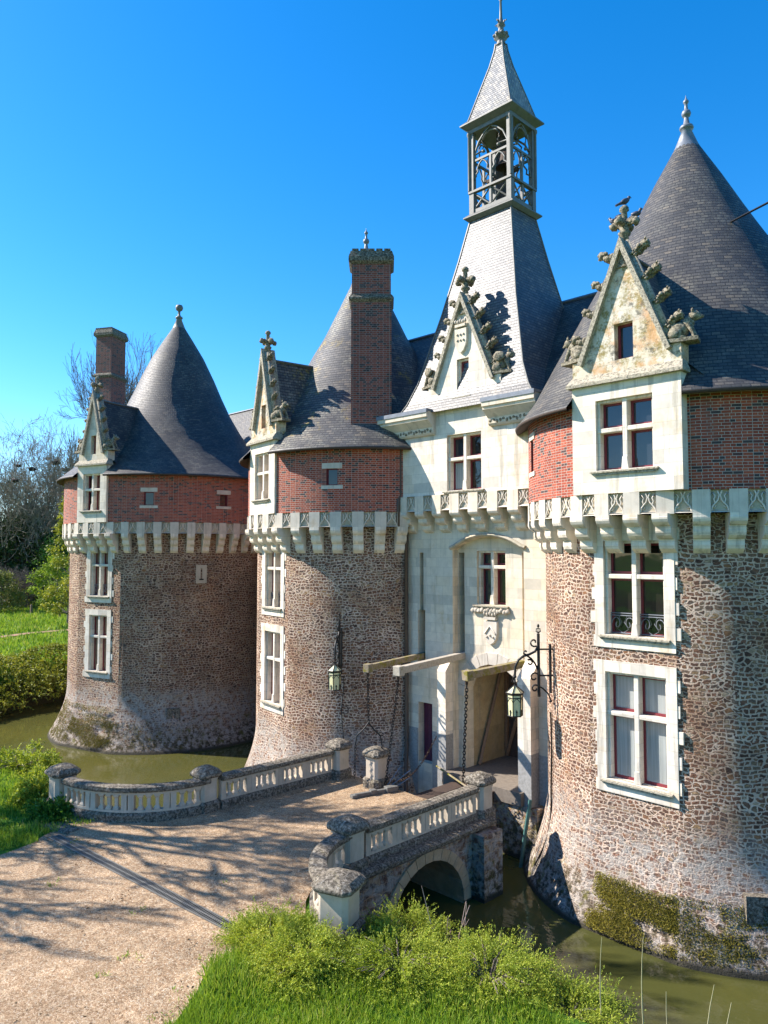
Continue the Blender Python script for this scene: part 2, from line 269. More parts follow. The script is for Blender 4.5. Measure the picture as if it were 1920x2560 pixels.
RED = [(0, (0.26, 0.055, 0.034)), (0.3, (0.32, 0.070, 0.040)), (0.55, (0.39, 0.092, 0.048)), (0.80, (0.24, 0.052, 0.035)), (0.87, (0.065, 0.046, 0.045)), (1.0, (0.085, 0.055, 0.052))]
REDD = [(0, (0.20, 0.058, 0.040)), (0.4, (0.27, 0.078, 0.052)), (0.72, (0.20, 0.060, 0.045)), (0.80, (0.060, 0.043, 0.043)), (1.0, (0.085, 0.055, 0.05))]
MT = dict(
    rubble=mat_rubble('rubble_stone'), rubble_far=mat_rubble('rubble_stone_worn', 6.0, 10.0, (0.54, 0.405, 0.30)),
    rubble_bridge=mat_rubble('bridge_stone', 3.0, 5.0, (0.46, 0.31, 0.16)),
    brick=mat_brick('red_brick', RED), brick_dark=mat_brick('dark_red_brick', REDD, (0.30, 0.25, 0.23)),
    ashlar=mat_ashlar('limestone', (0.74, 0.66, 0.555), 0.55), ashlar_old=mat_ashlar('weathered_limestone', (0.66, 0.58, 0.46), 0.5),
    ashlar_lichen=mat_ashlar('lichened_limestone', (0.66, 0.59, 0.48), 0.3, 1.0), carved=mat_ashlar('carved_limestone', (0.68, 0.605, 0.505), 0.48, 0, 9, 9),
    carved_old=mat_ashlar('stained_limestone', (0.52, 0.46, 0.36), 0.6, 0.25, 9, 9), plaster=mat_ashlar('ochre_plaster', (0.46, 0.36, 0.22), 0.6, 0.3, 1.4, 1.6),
    bridge_ashlar=mat_ashlar('bridge_limestone', (0.54, 0.40, 0.25), 0.5, 0.3, 9, 9), paving=mat_plain('worn_paving', (0.17, 0.14, 0.11), 0.9, var=0.5, scale=9), rubble_ochre=mat_rubble('ochre_rubble', 4.5, 8.0, (0.50, 0.36, 0.14)), pier_stone=mat_ashlar('pier_stone', (0.54, 0.455, 0.35), 0.5, 0, 9, 9), cement=mat_plain('grey_cement', (0.29, 0.28, 0.26), 0.9, var=0.5, scale=14),
    lichen_stone=mat_mossy('lichen_stone'), crocket=mat_mossy('crocket_stone', (0.36, 0.31, 0.22), (0.085, 0.075, 0.055), (0.36, 0.62), 0.35), coping=mat_mossy('coping_stone', (0.42, 0.37, 0.28), (0.12, 0.105, 0.08), (0.42, 0.66), 0.25),
    slate=mat_slate('slate', lichen=0.3, tone=0.72), slate_lichen=mat_slate('lichened_slate', 0.23, 0.125, 0.9, 0.92, 1.0), slate_pale=mat_slate('pale_slate', 0.2, 0.11, 0.3, 1.3, 0.0, 0.6),
    spire=mat_slate('spire_scales', 0.13, 0.10, 0.85, 3.6, 0.0), lead=mat_plain('lead', (0.17, 0.185, 0.21), 0.5, 0.25, 0.4, 5), lead_dark=mat_plain('dark_lead', (0.15, 0.145, 0.13), 0.55, 0.1, 0.4, 5),
    iron=mat_plain('black_iron', (0.018, 0.017, 0.017), 0.5, 0.3, 0.4, 20), rust=mat_plain('rusty_iron', (0.075, 0.045, 0.03), 0.75, 0.3, 0.5, 30),
    redwood=mat_plain('red_painted_wood', (0.17, 0.022, 0.030), 0.5, 0, 0.3, 12), purple=mat_plain('purple_painted_door', (0.085, 0.012, 0.035), 0.55, 0, 0.4, 9),
    wood=mat_plain('old_oak', (0.17, 0.105, 0.065), 0.8, 0, 0.5, 14), wood_dark=mat_plain('dark_oak', (0.055, 0.035, 0.026), 0.8, 0, 0.5, 14),
    beam=mat_plain('mossy_beam', (0.24, 0.19, 0.13), 0.9, 0, 0.5, 10, c2=(0.17, 0.145, 0.02), th=(0.44, 0.60)), beam_pale=mat_plain('pale_beam', (0.38, 0.335, 0.27), 0.9, 0, 0.4, 10, c2=(0.19, 0.16, 0.05), th=(0.56, 0.72)),
    glass=mat_glass('window_glass'), glass_curtain=mat_glass('curtained_glass', (0.30, 0.32, 0.31), 0.45), glass_dark=mat_glass('dark_window_glass', (0.012, 0.011, 0.009)), shutter=mat_plain('brown_shutter', (0.24, 0.155, 0.10), 0.75, 0, 0.35, 9),
    lamp=mat_plain('lantern_glass', (0.62, 0.58, 0.33), 0.35, 0, 0.25, 12, 0.1), dark=mat_plain('dark_recess', (0.012, 0.010, 0.009), 0.95, var=0.2, bump=0),
    gravel=mat_gravel(), ground=mat_ground(), water=mat_water(), dirt=mat_plain('dirt', (0.30, 0.17, 0.10), 0.95, 0, 0.6, 3),
    bark=mat_plain('bark', (0.14, 0.115, 0.09), 0.9, 0, 0.5, 6), bark_pale=mat_plain('pale_bark', (0.27, 0.23, 0.17), 0.9, 0, 0.6, 2, c2=(0.09, 0.075, 0.055)), nest=mat_plain('nest_twigs', (0.045, 0.032, 0.026), 0.95, 0, 0.5, 9),
    stem=mat_plain('pinkish_stem', (0.42, 0.30, 0.25), 0.8, 0, 0.3, 9), straw=mat_plain('dry_stalk', (0.42, 0.38, 0.22), 0.8, 0, 0.2, 9),
    pigeon=mat_plain('pigeon_plumage', (0.055, 0.06, 0.085), 0.5, 0, 0.5, 30, 0), pipe=mat_plain('brown_drainpipe', (0.085, 0.06, 0.045), 0.5, 0.2, 0.4, 6), pipe_green=mat_plain('green_drainpipe', (0.05, 0.13, 0.115), 0.5, 0, 0.4, 6),
    moss=mat_leaf('moss', [(0, (0.07, 0.065, 0.014)), (0.4, (0.20, 0.175, 0.025)), (0.8, (0.33, 0.27, 0.04)), (1, (0.16, 0.25, 0.03))], 0.15, 0.9),
    litter=mat_leaf('fallen_leaves', [(0, (0.09, 0.05, 0.025)), (0.5, (0.20, 0.12, 0.06)), (1, (0.34, 0.24, 0.14))], 0.1, 0.8),
    juniper=mat_leaf('juniper_needles', [(0, (0.035, 0.06, 0.012)), (0.3, (0.19, 0.27, 0.028)), (0.65, (0.40, 0.46, 0.05)), (0.93, (0.56, 0.56, 0.10)), (1, (0.30, 0.19, 0.08))]),
    hedge=mat_leaf('hedge_needles', [(0, (0.08, 0.10, 0.012)), (0.45, (0.22, 0.25, 0.03)), (0.8, (0.38, 0.38, 0.055)), (1, (0.48, 0.45, 0.09))]),
    grass=mat_leaf('grass_blades', [(0, (0.07, 0.13, 0.014)), (0.35, (0.16, 0.28, 0.026)), (0.65, (0.28, 0.40, 0.045)), (0.85, (0.40, 0.44, 0.10)), (0.95, (0.48, 0.42, 0.20)), (1, (0.40, 0.30, 0.15))], 0.4),
    evergreen=mat_leaf('evergreen_leaves', [(0, (0.016, 0.030, 0.010)), (0.5, (0.045, 0.078, 0.018)), (1, (0.10, 0.145, 0.03))], 0.15),
    olive=mat_leaf('olive_leaves', [(0, (0.08, 0.095, 0.022)), (0.5, (0.17, 0.19, 0.045)), (1, (0.28, 0.29, 0.08))], 0.25),
    spring=mat_leaf('spring_leaves', [(0, (0.09, 0.15, 0.018)), (0.5, (0.19, 0.29, 0.030)), (1, (0.32, 0.40, 0.06))], 0.4),
    fresh=mat_leaf('fresh_leaves', [(0, (0.025, 0.07, 0.010)), (0.5, (0.06, 0.16, 0.020)), (1, (0.11, 0.24, 0.035))], 0.3),
)

# ------------------------------------------------------------------ mesh helpers
def newell(p):
    n = Vector((0, 0, 0))
    for i in range(len(p)):
        a, b = p[i], p[(i + 1) % len(p)]
        n += Vector(((a[1] - b[1]) * (a[2] + b[2]), (a[2] - b[2]) * (a[0] + b[0]), (a[0] - b[0]) * (a[1] + b[1])))
    return n.normalized() if n.length > 1e-12 else Vector((0, 0, 1))

class MB:
    def __init__(s): s.v = []; s.f = []; s.uv = []; s.m = []; s.sm = []; s.T = None
    def P(s, p): return s.T @ Vector(p) if s.T is not None else Vector(p)
    def face(s, pts, uv=None, m=0, sm=False):
        q = [s.P(p) for p in pts]; i = len(s.v); s.v += [tuple(p) for p in q]
        if uv is None:
            n = newell(pts)
            t = Vector((1, 0, 0)) if abs(n.z) > 0.93 else Vector((0, 0, 1)).cross(n).normalized()
            b = n.cross(t); uv = [(Vector(p).dot(t), Vector(p).dot(b)) for p in pts]
        s.f.append(list(range(i, i + len(pts)))); s.uv += [tuple(u) for u in uv]; s.m.append(m); s.sm.append(sm)
    def grid(s, rows, uvs, m=0, sm=True, skip=None):
        nr, nc = len(rows), len(rows[0]); i0 = len(s.v)
        for r in rows: s.v += [tuple(s.P(p)) for p in r]
        for a in range(nr - 1):
            for b in range(nc - 1):
                if skip and skip(a, b): continue
                s.f.append([i0 + a * nc + b, i0 + a * nc + b + 1, i0 + (a + 1) * nc + b + 1, i0 + (a + 1) * nc + b])
                s.uv += [uvs[a][b], uvs[a][b + 1], uvs[a + 1][b + 1], uvs[a + 1][b]]; s.m.append(m); s.sm.append(sm)
    def box(s, x0, x1, y0, y1, z0, z1, m=0, faces='xXyYzZ'):
        A = (x0, y0, z0); B = (x1, y0, z0); C = (x1, y1, z0); D = (x0, y1, z0); E_ = (x0, y0, z1); F = (x1, y0, z1); H = (x1, y1, z1); I = (x0, y1, z1)
        d = {'x': (D, A, E_, I), 'X': (B, C, H, F), 'y': (A, B, F, E_), 'Y': (C, D, I, H), 'z': (D, C, B, A), 'Z': (E_, F, H, I)}
        for k in faces: s.face(d[k], m=m)
    def prism(s, poly, y0, y1, m=0, ms=None):          # polygon in (x, z), CCW seen from -Y, pushed from y0 to y1
        s.face([(x, y0, z) for x, z in poly], m=m); s.face([(x, y1, z) for x, z in reversed(poly)], m=m)
        for i in range(len(poly)):
            a, b = poly[i], poly[(i + 1) % len(poly)]
            s.face([(a[0], y0, a[1]), (a[0], y1, a[1]), (b[0], y1, b[1]), (b[0], y0, b[1])], m=m if ms is None else ms)
    def frust(s, sx0, sy0, z0, sx1, sy1, z1, m=0, cap=True, sides=4, rot=0):
        if sides == 4:
            a = [(-sx0, -sy0, z0), (sx0, -sy0, z0), (sx0, sy0, z0), (-sx0, sy0, z0)]; b = [(-sx1, -sy1, z1), (sx1, -sy1, z1), (sx1, sy1, z1), (-sx1, sy1, z1)]
        else:
            an = [rot + 2 * PI * i / sides for i in range(sides)]
            a = [(sx0 * math.cos(t), sy0 * math.sin(t), z0) for t in an]; b = [(sx1 * math.cos(t), sy1 * math.sin(t), z1) for t in an]
        n = len(a)
        for i in range(n): s.face([a[i], a[(i + 1) % n], b[(i + 1) % n], b[i]], m=m)
        if cap: s.face(b, m=m); s.face(a[::-1], m=m)
    def tube(s, pts, r, n=6, m=0, cap=True):
        pts = [Vector(p) for p in pts]; rr = r if isinstance(r, (list, tuple)) else [r] * len(pts)
        rows = []; uvs = []; L = 0; ref = None
        for i, p in enumerate(pts):
            t = (pts[min(i + 1, len(pts) - 1)] - pts[max(i - 1, 0)])
            t = t.normalized() if t.length > 1e-9 else Vector((0, 0, 1))
            if ref is None: ref = Vector((0, 0, 1)) if abs(t.z) < 0.9 else Vector((1, 0, 0))
            a = t.cross(ref)
            if a.length < 1e-6: a = t.cross(Vector((0.3, 1, 0.2)))
            a.normalize(); b = t.cross(a); ref = b.cross(t) if False else ref
            if i: L += (p - pts[i - 1]).length
            rows.append([p + rr[i] * (math.cos(2 * PI * k / n) * a + math.sin(2 * PI * k / n) * b) for k in range(n)] ); rows[-1].append(rows[-1][0])
            uvs.append([(k * rr[i] * 6.28 / n, L) for k in range(n + 1)])
        s.grid(rows, uvs, m, n > 4)
        if cap:
            s.face(rows[0][:-1], m=m); s.face(rows[-1][:-1][::-1], m=m)
    def lathe(s, prof, n=24, c=(0, 0), m=0, sm=True, uref=None):
        rows = []; uvs = []; L = 0
        for i, (r, z) in enumerate(prof):
            if i: L += math.hypot(r - prof[i - 1][0], z - prof[i - 1][1])
            rows.append([(c[0] + r * math.cos(2 * PI * k / n), c[1] + r * math.sin(2 * PI * k / n), z) for k in range(n + 1)])
            uvs.append([((uref or r) * 2 * PI * k / n, L) for k in range(n + 1)])
        s.grid(rows, uvs, m, sm)
    def panel(s, x0, x1, z0, z1, y, holes=(), depth=0.3, m=0, mr=None):
        xs = sorted({x0, x1} | {h[0] for h in holes} | {h[1] for h in holes}); zs = sorted({z0, z1} | {h[2] for h in holes} | {h[3] for h in holes})
        for a, b in zip(xs, xs[1:]):
            for c, d in zip(zs, zs[1:]):
                mx, mz = (a + b) / 2, (c + d) / 2
                if any(h[0] < mx < h[1] and h[2] < mz < h[3] for h in holes): continue
                s.face([(a, y, c), (b, y, c), (b, y, d), (a, y, d)], m=m)
        k = m if mr is None else mr; Y = y + depth
        for h in holes:
            a, b, c, d = h[:4]; skip = h[4] if len(h) > 4 else ''
            s.face([(a, y, c), (a, y, d), (a, Y, d), (a, Y, c)], m=k); s.face([(b, Y, c), (b, Y, d), (b, y, d), (b, y, c)], m=k)
            if 't' not in skip: s.face([(a, y, d), (b, y, d), (b, Y, d), (a, Y, d)], m=k)
            if 'b' not in skip: s.face([(a, Y, c), (b, Y, c), (b, y, c), (a, y, c)], m=k)
    def arch_fill(s, xa, xb, zs, zt, rise, y, depth, n=16, m=0, mr=None):
        xc = (xa + xb) / 2; hw = (xb - xa) / 2; R = (hw * hw + rise * rise) / (2 * rise); zc = zs + rise - R
        f = lambda x: zc + math.sqrt(max(R * R - (x - xc) ** 2, 0))
        X = [xa + (xb - xa) * i / n for i in range(n + 1)]
        for a, b in zip(X, X[1:]):
            s.face([(a, y, f(a)), (b, y, f(b)), (b, y, zt), (a, y, zt)], m=m)
            s.face([(a, y, f(a)), (a, y + depth, f(a)), (b, y + depth, f(b)), (b, y, f(b))], m=m if mr is None else mr)
        return f
    def blob(s, c, r, seed=0, amp=0.25, sub=2, freq=2.5, sq=(1, 1, 1), m=0, rot=None):
        bm = bmesh.new(); bmesh.ops.create_icosphere(bm, subdivisions=sub, radius=1.0)
        i0 = len(s.v); R = Matrix.Rotation(rot, 3, 'Y') if rot else None
        for v in bm.verts:
            d = v.co.normalized(); k = 1 + amp * noise.noise(d * freq + Vector((seed * 3.1, seed * 1.7, seed)))
            q = Vector((d.x * sq[0], d.y * sq[1], d.z * sq[2])) * r * k
            if R: q = R @ q
            s.v.append(tuple(s.P(Vector(c) + q)))
        for f in bm.faces:
            s.f.append([i0 + v.index for v in f.verts]); s.uv += [(0, 0)] * len(f.verts); s.m.append(m); s.sm.append(True)
        bm.free()
    def build(s, name, mats, parent=None, loc=None, rz=0, merge=False, bevel=0, data_only=False):
        me = bpy.data.meshes.new(name); me.from_pydata(s.v, [], s.f)
        for q in (mats if isinstance(mats, (list, tuple)) else [mats]): me.materials.append(MT[q] if isinstance(q, str) else q)
        ul = me.uv_layers.new(name='UVMap'); ul.data.foreach_set('uv', np.array(s.uv, dtype=np.float32).ravel())
        me.polygons.foreach_set('material_index', s.m); me.polygons.foreach_set('use_smooth', s.sm)
        if merge or bevel:
            bm = bmesh.new(); bm.from_mesh(me); bmesh.ops.remove_doubles(bm, verts=bm.verts, dist=0.0005)
            bmesh.ops.recalc_face_normals(bm, faces=bm.faces); bm.to_mesh(me); bm.free()
        me.update()
        o = bpy.data.objects.new(name, me); COL.objects.link(o)
        if parent: o.parent = parent
        if loc: o.location = loc
        if rz: o.rotation_euler = (0, 0, rz)
        if bevel:
            b = o.modifiers.new('edge_wear', 'BEVEL'); b.width = bevel; b.segments = 2; b.limit_method = 'ANGLE'; b.angle_limit = rad(40)
        return o

def tag(o, label=None, cat=None, group=None, kind=None):
    if label: o['label'] = label
    if cat: o['category'] = cat
    if group: o['group'] = group
    if kind: o['kind'] = kind
    return o
def thing(name, label, cat, loc=(0, 0, 0), rz=0, group=None):
    o = bpy.data.objects.new(name, None); COL.objects.link(o); o.location = loc; o.rotation_euler = (0, 0, rz); o.empty_display_size = 0.3
    return tag(o, label, cat, group)
def dup(o, parent=None, loc=None, rot=None, scale=None):
    c = o.copy(); COL.objects.link(c)
    if parent is not None: c.parent = parent
    if loc is not None: c.location = loc
    if rot is not None: c.rotation_euler = rot
    if scale is not None: c.scale = scale
    return c
def mesh_np(name, V, quads, mat, parent=None, smooth=False):
    V = np.asarray(V, np.float32).reshape(-1, 3); Q = np.asarray(quads, np.int32); k = Q.shape[1]
    me = bpy.data.meshes.new(name); me.vertices.add(len(V)); me.vertices.foreach_set('co', V.ravel())
    me.loops.add(Q.size); me.loops.foreach_set('vertex_index', Q.ravel()); me.polygons.add(len(Q))
    me.polygons.foreach_set('loop_start', np.arange(0, Q.size, k, dtype=np.int32))
    if smooth: me.polygons.foreach_set('use_smooth', np.ones(len(Q), bool))
    me.materials.append(MT[mat]); me.update(calc_edges=True); me.validate()
    o = bpy.data.objects.new(name, me); COL.objects.link(o)
    if parent: o.parent = parent
    return o
def unit(a): return a / np.maximum(np.linalg.norm(a, axis=-1, keepdims=True), 1e-9)
def leaves(name, P, D, L, W, mat, parent=None):        # one diamond-shaped leaf per point: base P, direction D, length L, width W
    P = np.asarray(P); D = unit(np.asarray(D)); n = len(P); S = unit(np.cross(D, rng.normal(size=(n, 3))))
    L = np.broadcast_to(np.asarray(L).reshape(-1, 1), (n, 1)); W = np.broadcast_to(np.asarray(W).reshape(-1, 1), (n, 1))
    mid = P + D * L * 0.45
    V = np.stack([P, mid + S * W * 0.5, P + D * L, mid - S * W * 0.5], 1)
    return mesh_np(name, V, np.arange(4 * n).reshape(n, 4), mat, parent)
def limbs(name, segs, mat, parent=None, n=4):           # tapered branches from (p0, p1, r0, r1)
    A = np.array([np.r_[a, b, c, d] for a, b, c, d in segs]); p0, p1, r0, r1 = A[:, :3], A[:, 3:6], A[:, 6:7], A[:, 7:8]
    t = unit(p1 - p0); ref = np.where(np.abs(t[:, 2:3]) < 0.9, [[0, 0, 1.]], [[1., 0, 0]]); a = unit(np.cross(t, ref)); b = np.cross(t, a)
    an = 2 * PI * np.arange(n) / n; ring = np.cos(an)[None, :, None] * a[:, None] + np.sin(an)[None, :, None] * b[:, None]
    V = np.concatenate([p0[:, None] + ring * r0[:, None], p1[:, None] + ring * r1[:, None]], 1)
    k = np.arange(n); q = np.stack([k, (k + 1) % n, n + (k + 1) % n, n + k], 1)
    Q = (np.arange(len(A)) * 2 * n)[:, None, None] + q[None]
    return mesh_np(name, V, Q.reshape(-1, 4), mat, parent, smooth=True)

# ------------------------------------------------------------------ setting: land, moat, gravel
YN_X = [-400, -60, -47, -36, -28, -23, -21, -19.5, -13, -11, -8, -5, 0, 10, 400]; YN_Y = [12.5, 12.5, 12.5, 11.9, 11.2, 10.9, 11.2, 12.4, 12.6, 12.2, 12.7, 13.2, 13.0, 13.0, 13.0]
def moat_d(x, y):
    yn = np.interp(x, YN_X, YN_Y); xl = -46.6 - 0.3 * (y - 15)
    return np.minimum(np.minimum(y - yn, 42 - y), np.minimum(x - xl, 28 - x))
def hgt(x, y):
    d = moat_d(x, y); t = np.clip((d + 2.1) / 2.5, 0, 1); t = t * t * (3 - 2 * t)
    far = np.clip((np.hypot(x + 15, y - 10) - 40) / 60, 0, 1)
    und = (np.sin(x * 0.11 + 1) * np.cos(y * 0.13) * 0.35 + np.sin(x * 0.031) * 0.5) * far
    return 1.9 + und - 3.2 * t
def axis(lo, hi, fine, f0, f1):
    c = list(np.arange(f0, f1, fine)); a = f0; st = fine
    while a > lo: st *= 1.25; a -= st; c.insert(0, a)
    a = c[-1]; st = fine
    while a < hi: st *= 1.25; a += st; c.append(a)
    return np.array(c)
gx = axis(-3500, 3500, 0.45, -54, 0); gy = axis(-3500, 3500, 0.45, 3, 22)
X, Y = np.meshgrid(gx, gy); Zg = hgt(X, Y); nx, ny = len(gx), len(gy)
i = np.arange(ny - 1)[:, None] * nx + np.arange(nx - 1)[None]
Q = np.stack([i, i + 1, i + nx + 1, i + nx], -1).reshape(-1, 4)
tag(mesh_np('ground', np.stack([X, Y, Zg], -1), Q, 'ground', smooth=True), kind='structure')
wm = MB(); wm.face([(-75, 2, 0), (32, 2, 0), (32, 45, 0), (-75, 45, 0)]); tag(wm.build('water', 'water'), kind='structure')

def sheet(name, outline, z, mat, jit=0.12, step=0.35):
    pts = []
    for a, b in zip(outline, outline[1:] + outline[:1]):
        n = max(1, int(math.dist(a, b) / step))
        for k in range(n):
            x = a[0] + (b[0] - a[0]) * k / n; y = a[1] + (b[1] - a[1]) * k / n
            pts.append((x + jit * noise.noise((x * 1.3, y * 1.3, 1)), y + jit * noise.noise((x * 1.3, y * 1.3, 9)), z))
    m = MB()
    for t in tessellate_polygon([[Vector(p) for p in pts]]):
        q = [pts[k] for k in t]
        if newell(q).z < 0: q = q[::-1]
        m.face(q)
    return tag(m.build(name, mat), kind='structure')
arcL = [(-22.4 + 3.1 * math.cos(a), 11.9 + 3.1 * math.sin(a)) for a in np.linspace(-PI / 2, 0, 9)]      # curved mouth, west
arcR = [(-10.9 + 2.6 * math.cos(a), 12.2 + 2.6 * math.sin(a)) for a in np.linspace(PI, 1.5 * PI, 9)]
sheet('gravel_drive', [(-23, 8.6)] + arcL + [(-19.05, 12.4), (-19.05, 17.2), (-13.1, 17.2), (-13.1, 12.6)] + arcR[:6] + [(-12.1, 9.3), (-12.35, 8.75), (-12.0, 7.6), (-11.2, 6.6), (-10.4, 5.2), (-9.3, 3), (-8, -6), (-40, -6), (-34, 2.5), (-24, 5.2), (-20.0, 6.5), (-20.3, 7.4), (-20.9, 8.3)], 1.912, 'gravel')

# ------------------------------------------------------------------ shared carved pieces
def crocket_mesh():                                     # leafy curl growing along +X and lifting at its tip
    m = MB()
    for k in range(9):
        t = k / 8; x = 0.02 + 0.36 * t; z = 0.05 * math.sin(t * 3) + 0.12 * t * t
        m.blob((x, 0, z), 0.07 + 0.03 * math.sin(t * PI) + (0.02 if k > 6 else 0), k, 0.9, 2, 4.5)
    for k in range(26):
        t = random.random(); m.blob((0.02 + 0.42 * t, random.uniform(-0.13, 0.13), random.uniform(-0.08, 0.12) + 0.12 * t), 0.03 + 0.03 * random.random(), k + 20, 0.9, 1, 4, (1, 1, random.uniform(.6, 1.6)))
    o = m.build('crocket', 'crocket'); COL.objects.unlink(o); return o
CROCKET = crocket_mesh()
def beast_bm(seed, winged=False):                       # crouching carved beast looking along +X, sitting at z = 0
    m = MB()
    m.blob((-0.02, 0, 0.26), 0.24, seed, 0.25, 2, 2, (1.15, 0.75, 0.9)); m.blob((0.20, 0, 0.40), 0.16, seed + 1, 0.25, 2, 2.5, (0.9, 0.75, 1.1))
    m.blob((0.36, 0, 0.56), 0.125, seed + 2, 0.35, 2, 3, (1.15, 0.85, 0.95)); m.blob((0.49, 0, 0.53), 0.065, seed + 3, 0.3, 1, 3, (1.3, 0.9, 0.8))
    for s in (-1, 1):
        m.tube([(0.22, s * 0.10, 0.36), (0.32, s * 0.12, 0.16), (0.36, s * 0.12, 0.02)], [0.075, 0.055, 0.06], 7)
        m.blob((-0.10, s * 0.17, 0.15), 0.14, seed + 5 + s, 0.3, 2, 2.5, (1.2, 0.6, 1.0)); m.blob((0.06, s * 0.17, 0.05), 0.07, seed + 8, 0.3, 1, 3, (1.7, 0.8, 0.7))
        m.blob((0.31, s * 0.09, 0.68), 0.05, seed + 9, 0.3, 1, 3, (0.7, 0.6, 1.3))
        if winged: m.blob((0.02, s * 0.22, 0.50), 0.20, seed + 12, 0.4, 2, 3, (1.1, 0.25, 0.8))
    m.tube([(-0.24, 0, 0.16), (-0.36, 0.05, 0.24), (-0.33, 0.10, 0.40), (-0.24, 0.06, 0.46)], [0.06, 0.05, 0.045, 0.055], 6)
    m.box(-0.32, 0.44, -0.22, 0.22, -0.06, 0.03); return m
def finial(m, z, s=1.0):                                # stone cross-flower on a shaft, rising from z
    m.lathe([(0.26 * s, z - 0.62), (0.17 * s, z - 0.2), (0.11 * s, z + 0.25 * s), (0.17 * s, z + 0.30 * s), (0.19 * s, z + 0.36 * s), (0.12 * s, z + 0.42 * s), (0.15 * s, z + 0.55 * s), (0.10 * s, z + 0.62 * s), (0.085 * s, z + 1.0 * s), (0.14 * s, z + 1.04 * s), (0.13 * s, z + 1.13 * s), (0.05 * s, z + 1.2 * s), (0.0, z + 1.21 * s)], 14)
    for k in range(4):
        a = k * PI / 2
        for j in range(4):
            r = (0.12 + 0.075 * j) * s; m.blob((r * math.cos(a), r * math.sin(a), z + (0.62 + 0.05 * math.sin(j)) * s), (0.105 + (0.02 if j == 3 else 0)) * s, k * 5 + j, 0.6, 2, 3.5)

def tracery_mesh():                                     # niche with an ogee arch, 0.38 wide and 0.5 tall, open at its foot
    m = MB(); w_, h = 0.20, 0.53
    m.face([(-w_, 0.07, 0.05), (w_, 0.07, 0.05), (w_, 0.07, h), (-w_, 0.07, h)], m=1)
    m.face([(-w_, 0, h), (-w_, 0.07, h), (w_, 0.07, h), (w_, 0, h)][::-1]); m.face([(-w_, 0.07, 0.05), (-w_, 0.07, h), (-w_, 0, h), (-w_, 0, 0.05)][::-1]); m.face([(w_, 0.07, 0.05), (w_, 0, 0.05), (w_, 0, h), (w_, 0.07, h)][::-1])
    m.face([(-w_, 0.07, 0.05), (-w_, 0.0, 0.0), (w_, 0.0, 0.0), (w_, 0.07, 0.05)])
    for s in (-1, 1):
        m.tube([(s * 0.185, 0.03, 0.03), (s * 0.165, 0.03, 0.13), (s * 0.10, 0.03, 0.21), (s * 0.04, 0.03, 0.28), (s * 0.01, 0.03, 0.40), (s * 0.05, 0.03, 0.50)], 0.021, 5)
        m.tube([(s * 0.10, 0.035, 0.21), (s * 0.13, 0.035, 0.30), (s * 0.10, 0.035, 0.38), (s * 0.15, 0.035, 0.46), (s * 0.19, 0.035, 0.42)], 0.018, 5)
        m.tube([(s * 0.165, 0.04, 0.13), (s * 0.11, 0.04, 0.11), (s * 0.085, 0.04, 0.15)], 0.014, 5)
    o = m.build('tracery_panel', ['carved', 'carved_old']); COL.objects.unlink(o); return o
TRACERY = tracery_mesh()
def corbel_mesh(depth, ht, wd, mat):                    # three stacked quarter rolls; y = 0 is the wall, -Y is outward, top at z = 0
    p = [(0.05, -ht)]
    for k in range(3):
        za = -ht + ht * k / 3; d0 = -depth * k / 3; d1 = -depth * (k + 1) / 3
        p += [(d0 - 0.015, za + 0.0)] if k == 0 else [(d0 - 0.01, za + 0.02)]
        for a in (0.25, 0.6, 0.85, 1.0): p.append((d0 - 0.01 + (d1 - d0) * math.sin(a * PI / 2) , za + 0.03 + (ht / 3 * 0.62) * (1 - math.cos(a * PI / 2))))
        p += [(d1 - 0.005, za + ht / 3 * 0.78), (d1 - 0.005, za + ht / 3)]
    p += [(0.05, 0)]
    m = MB(); h = wd / 2
    m.face([(-h, y, z) for y, z in p][::-1]); m.face([(h, y, z) for y, z in p])
    for a, b in zip(p, p[1:]): m.face([(-h, a[0], a[1]), (h, a[0], a[1]), (h, b[0], b[1]), (-h, b[0], b[1])])
    o = m.build('corbel', mat); COL.objects.unlink(o); return o

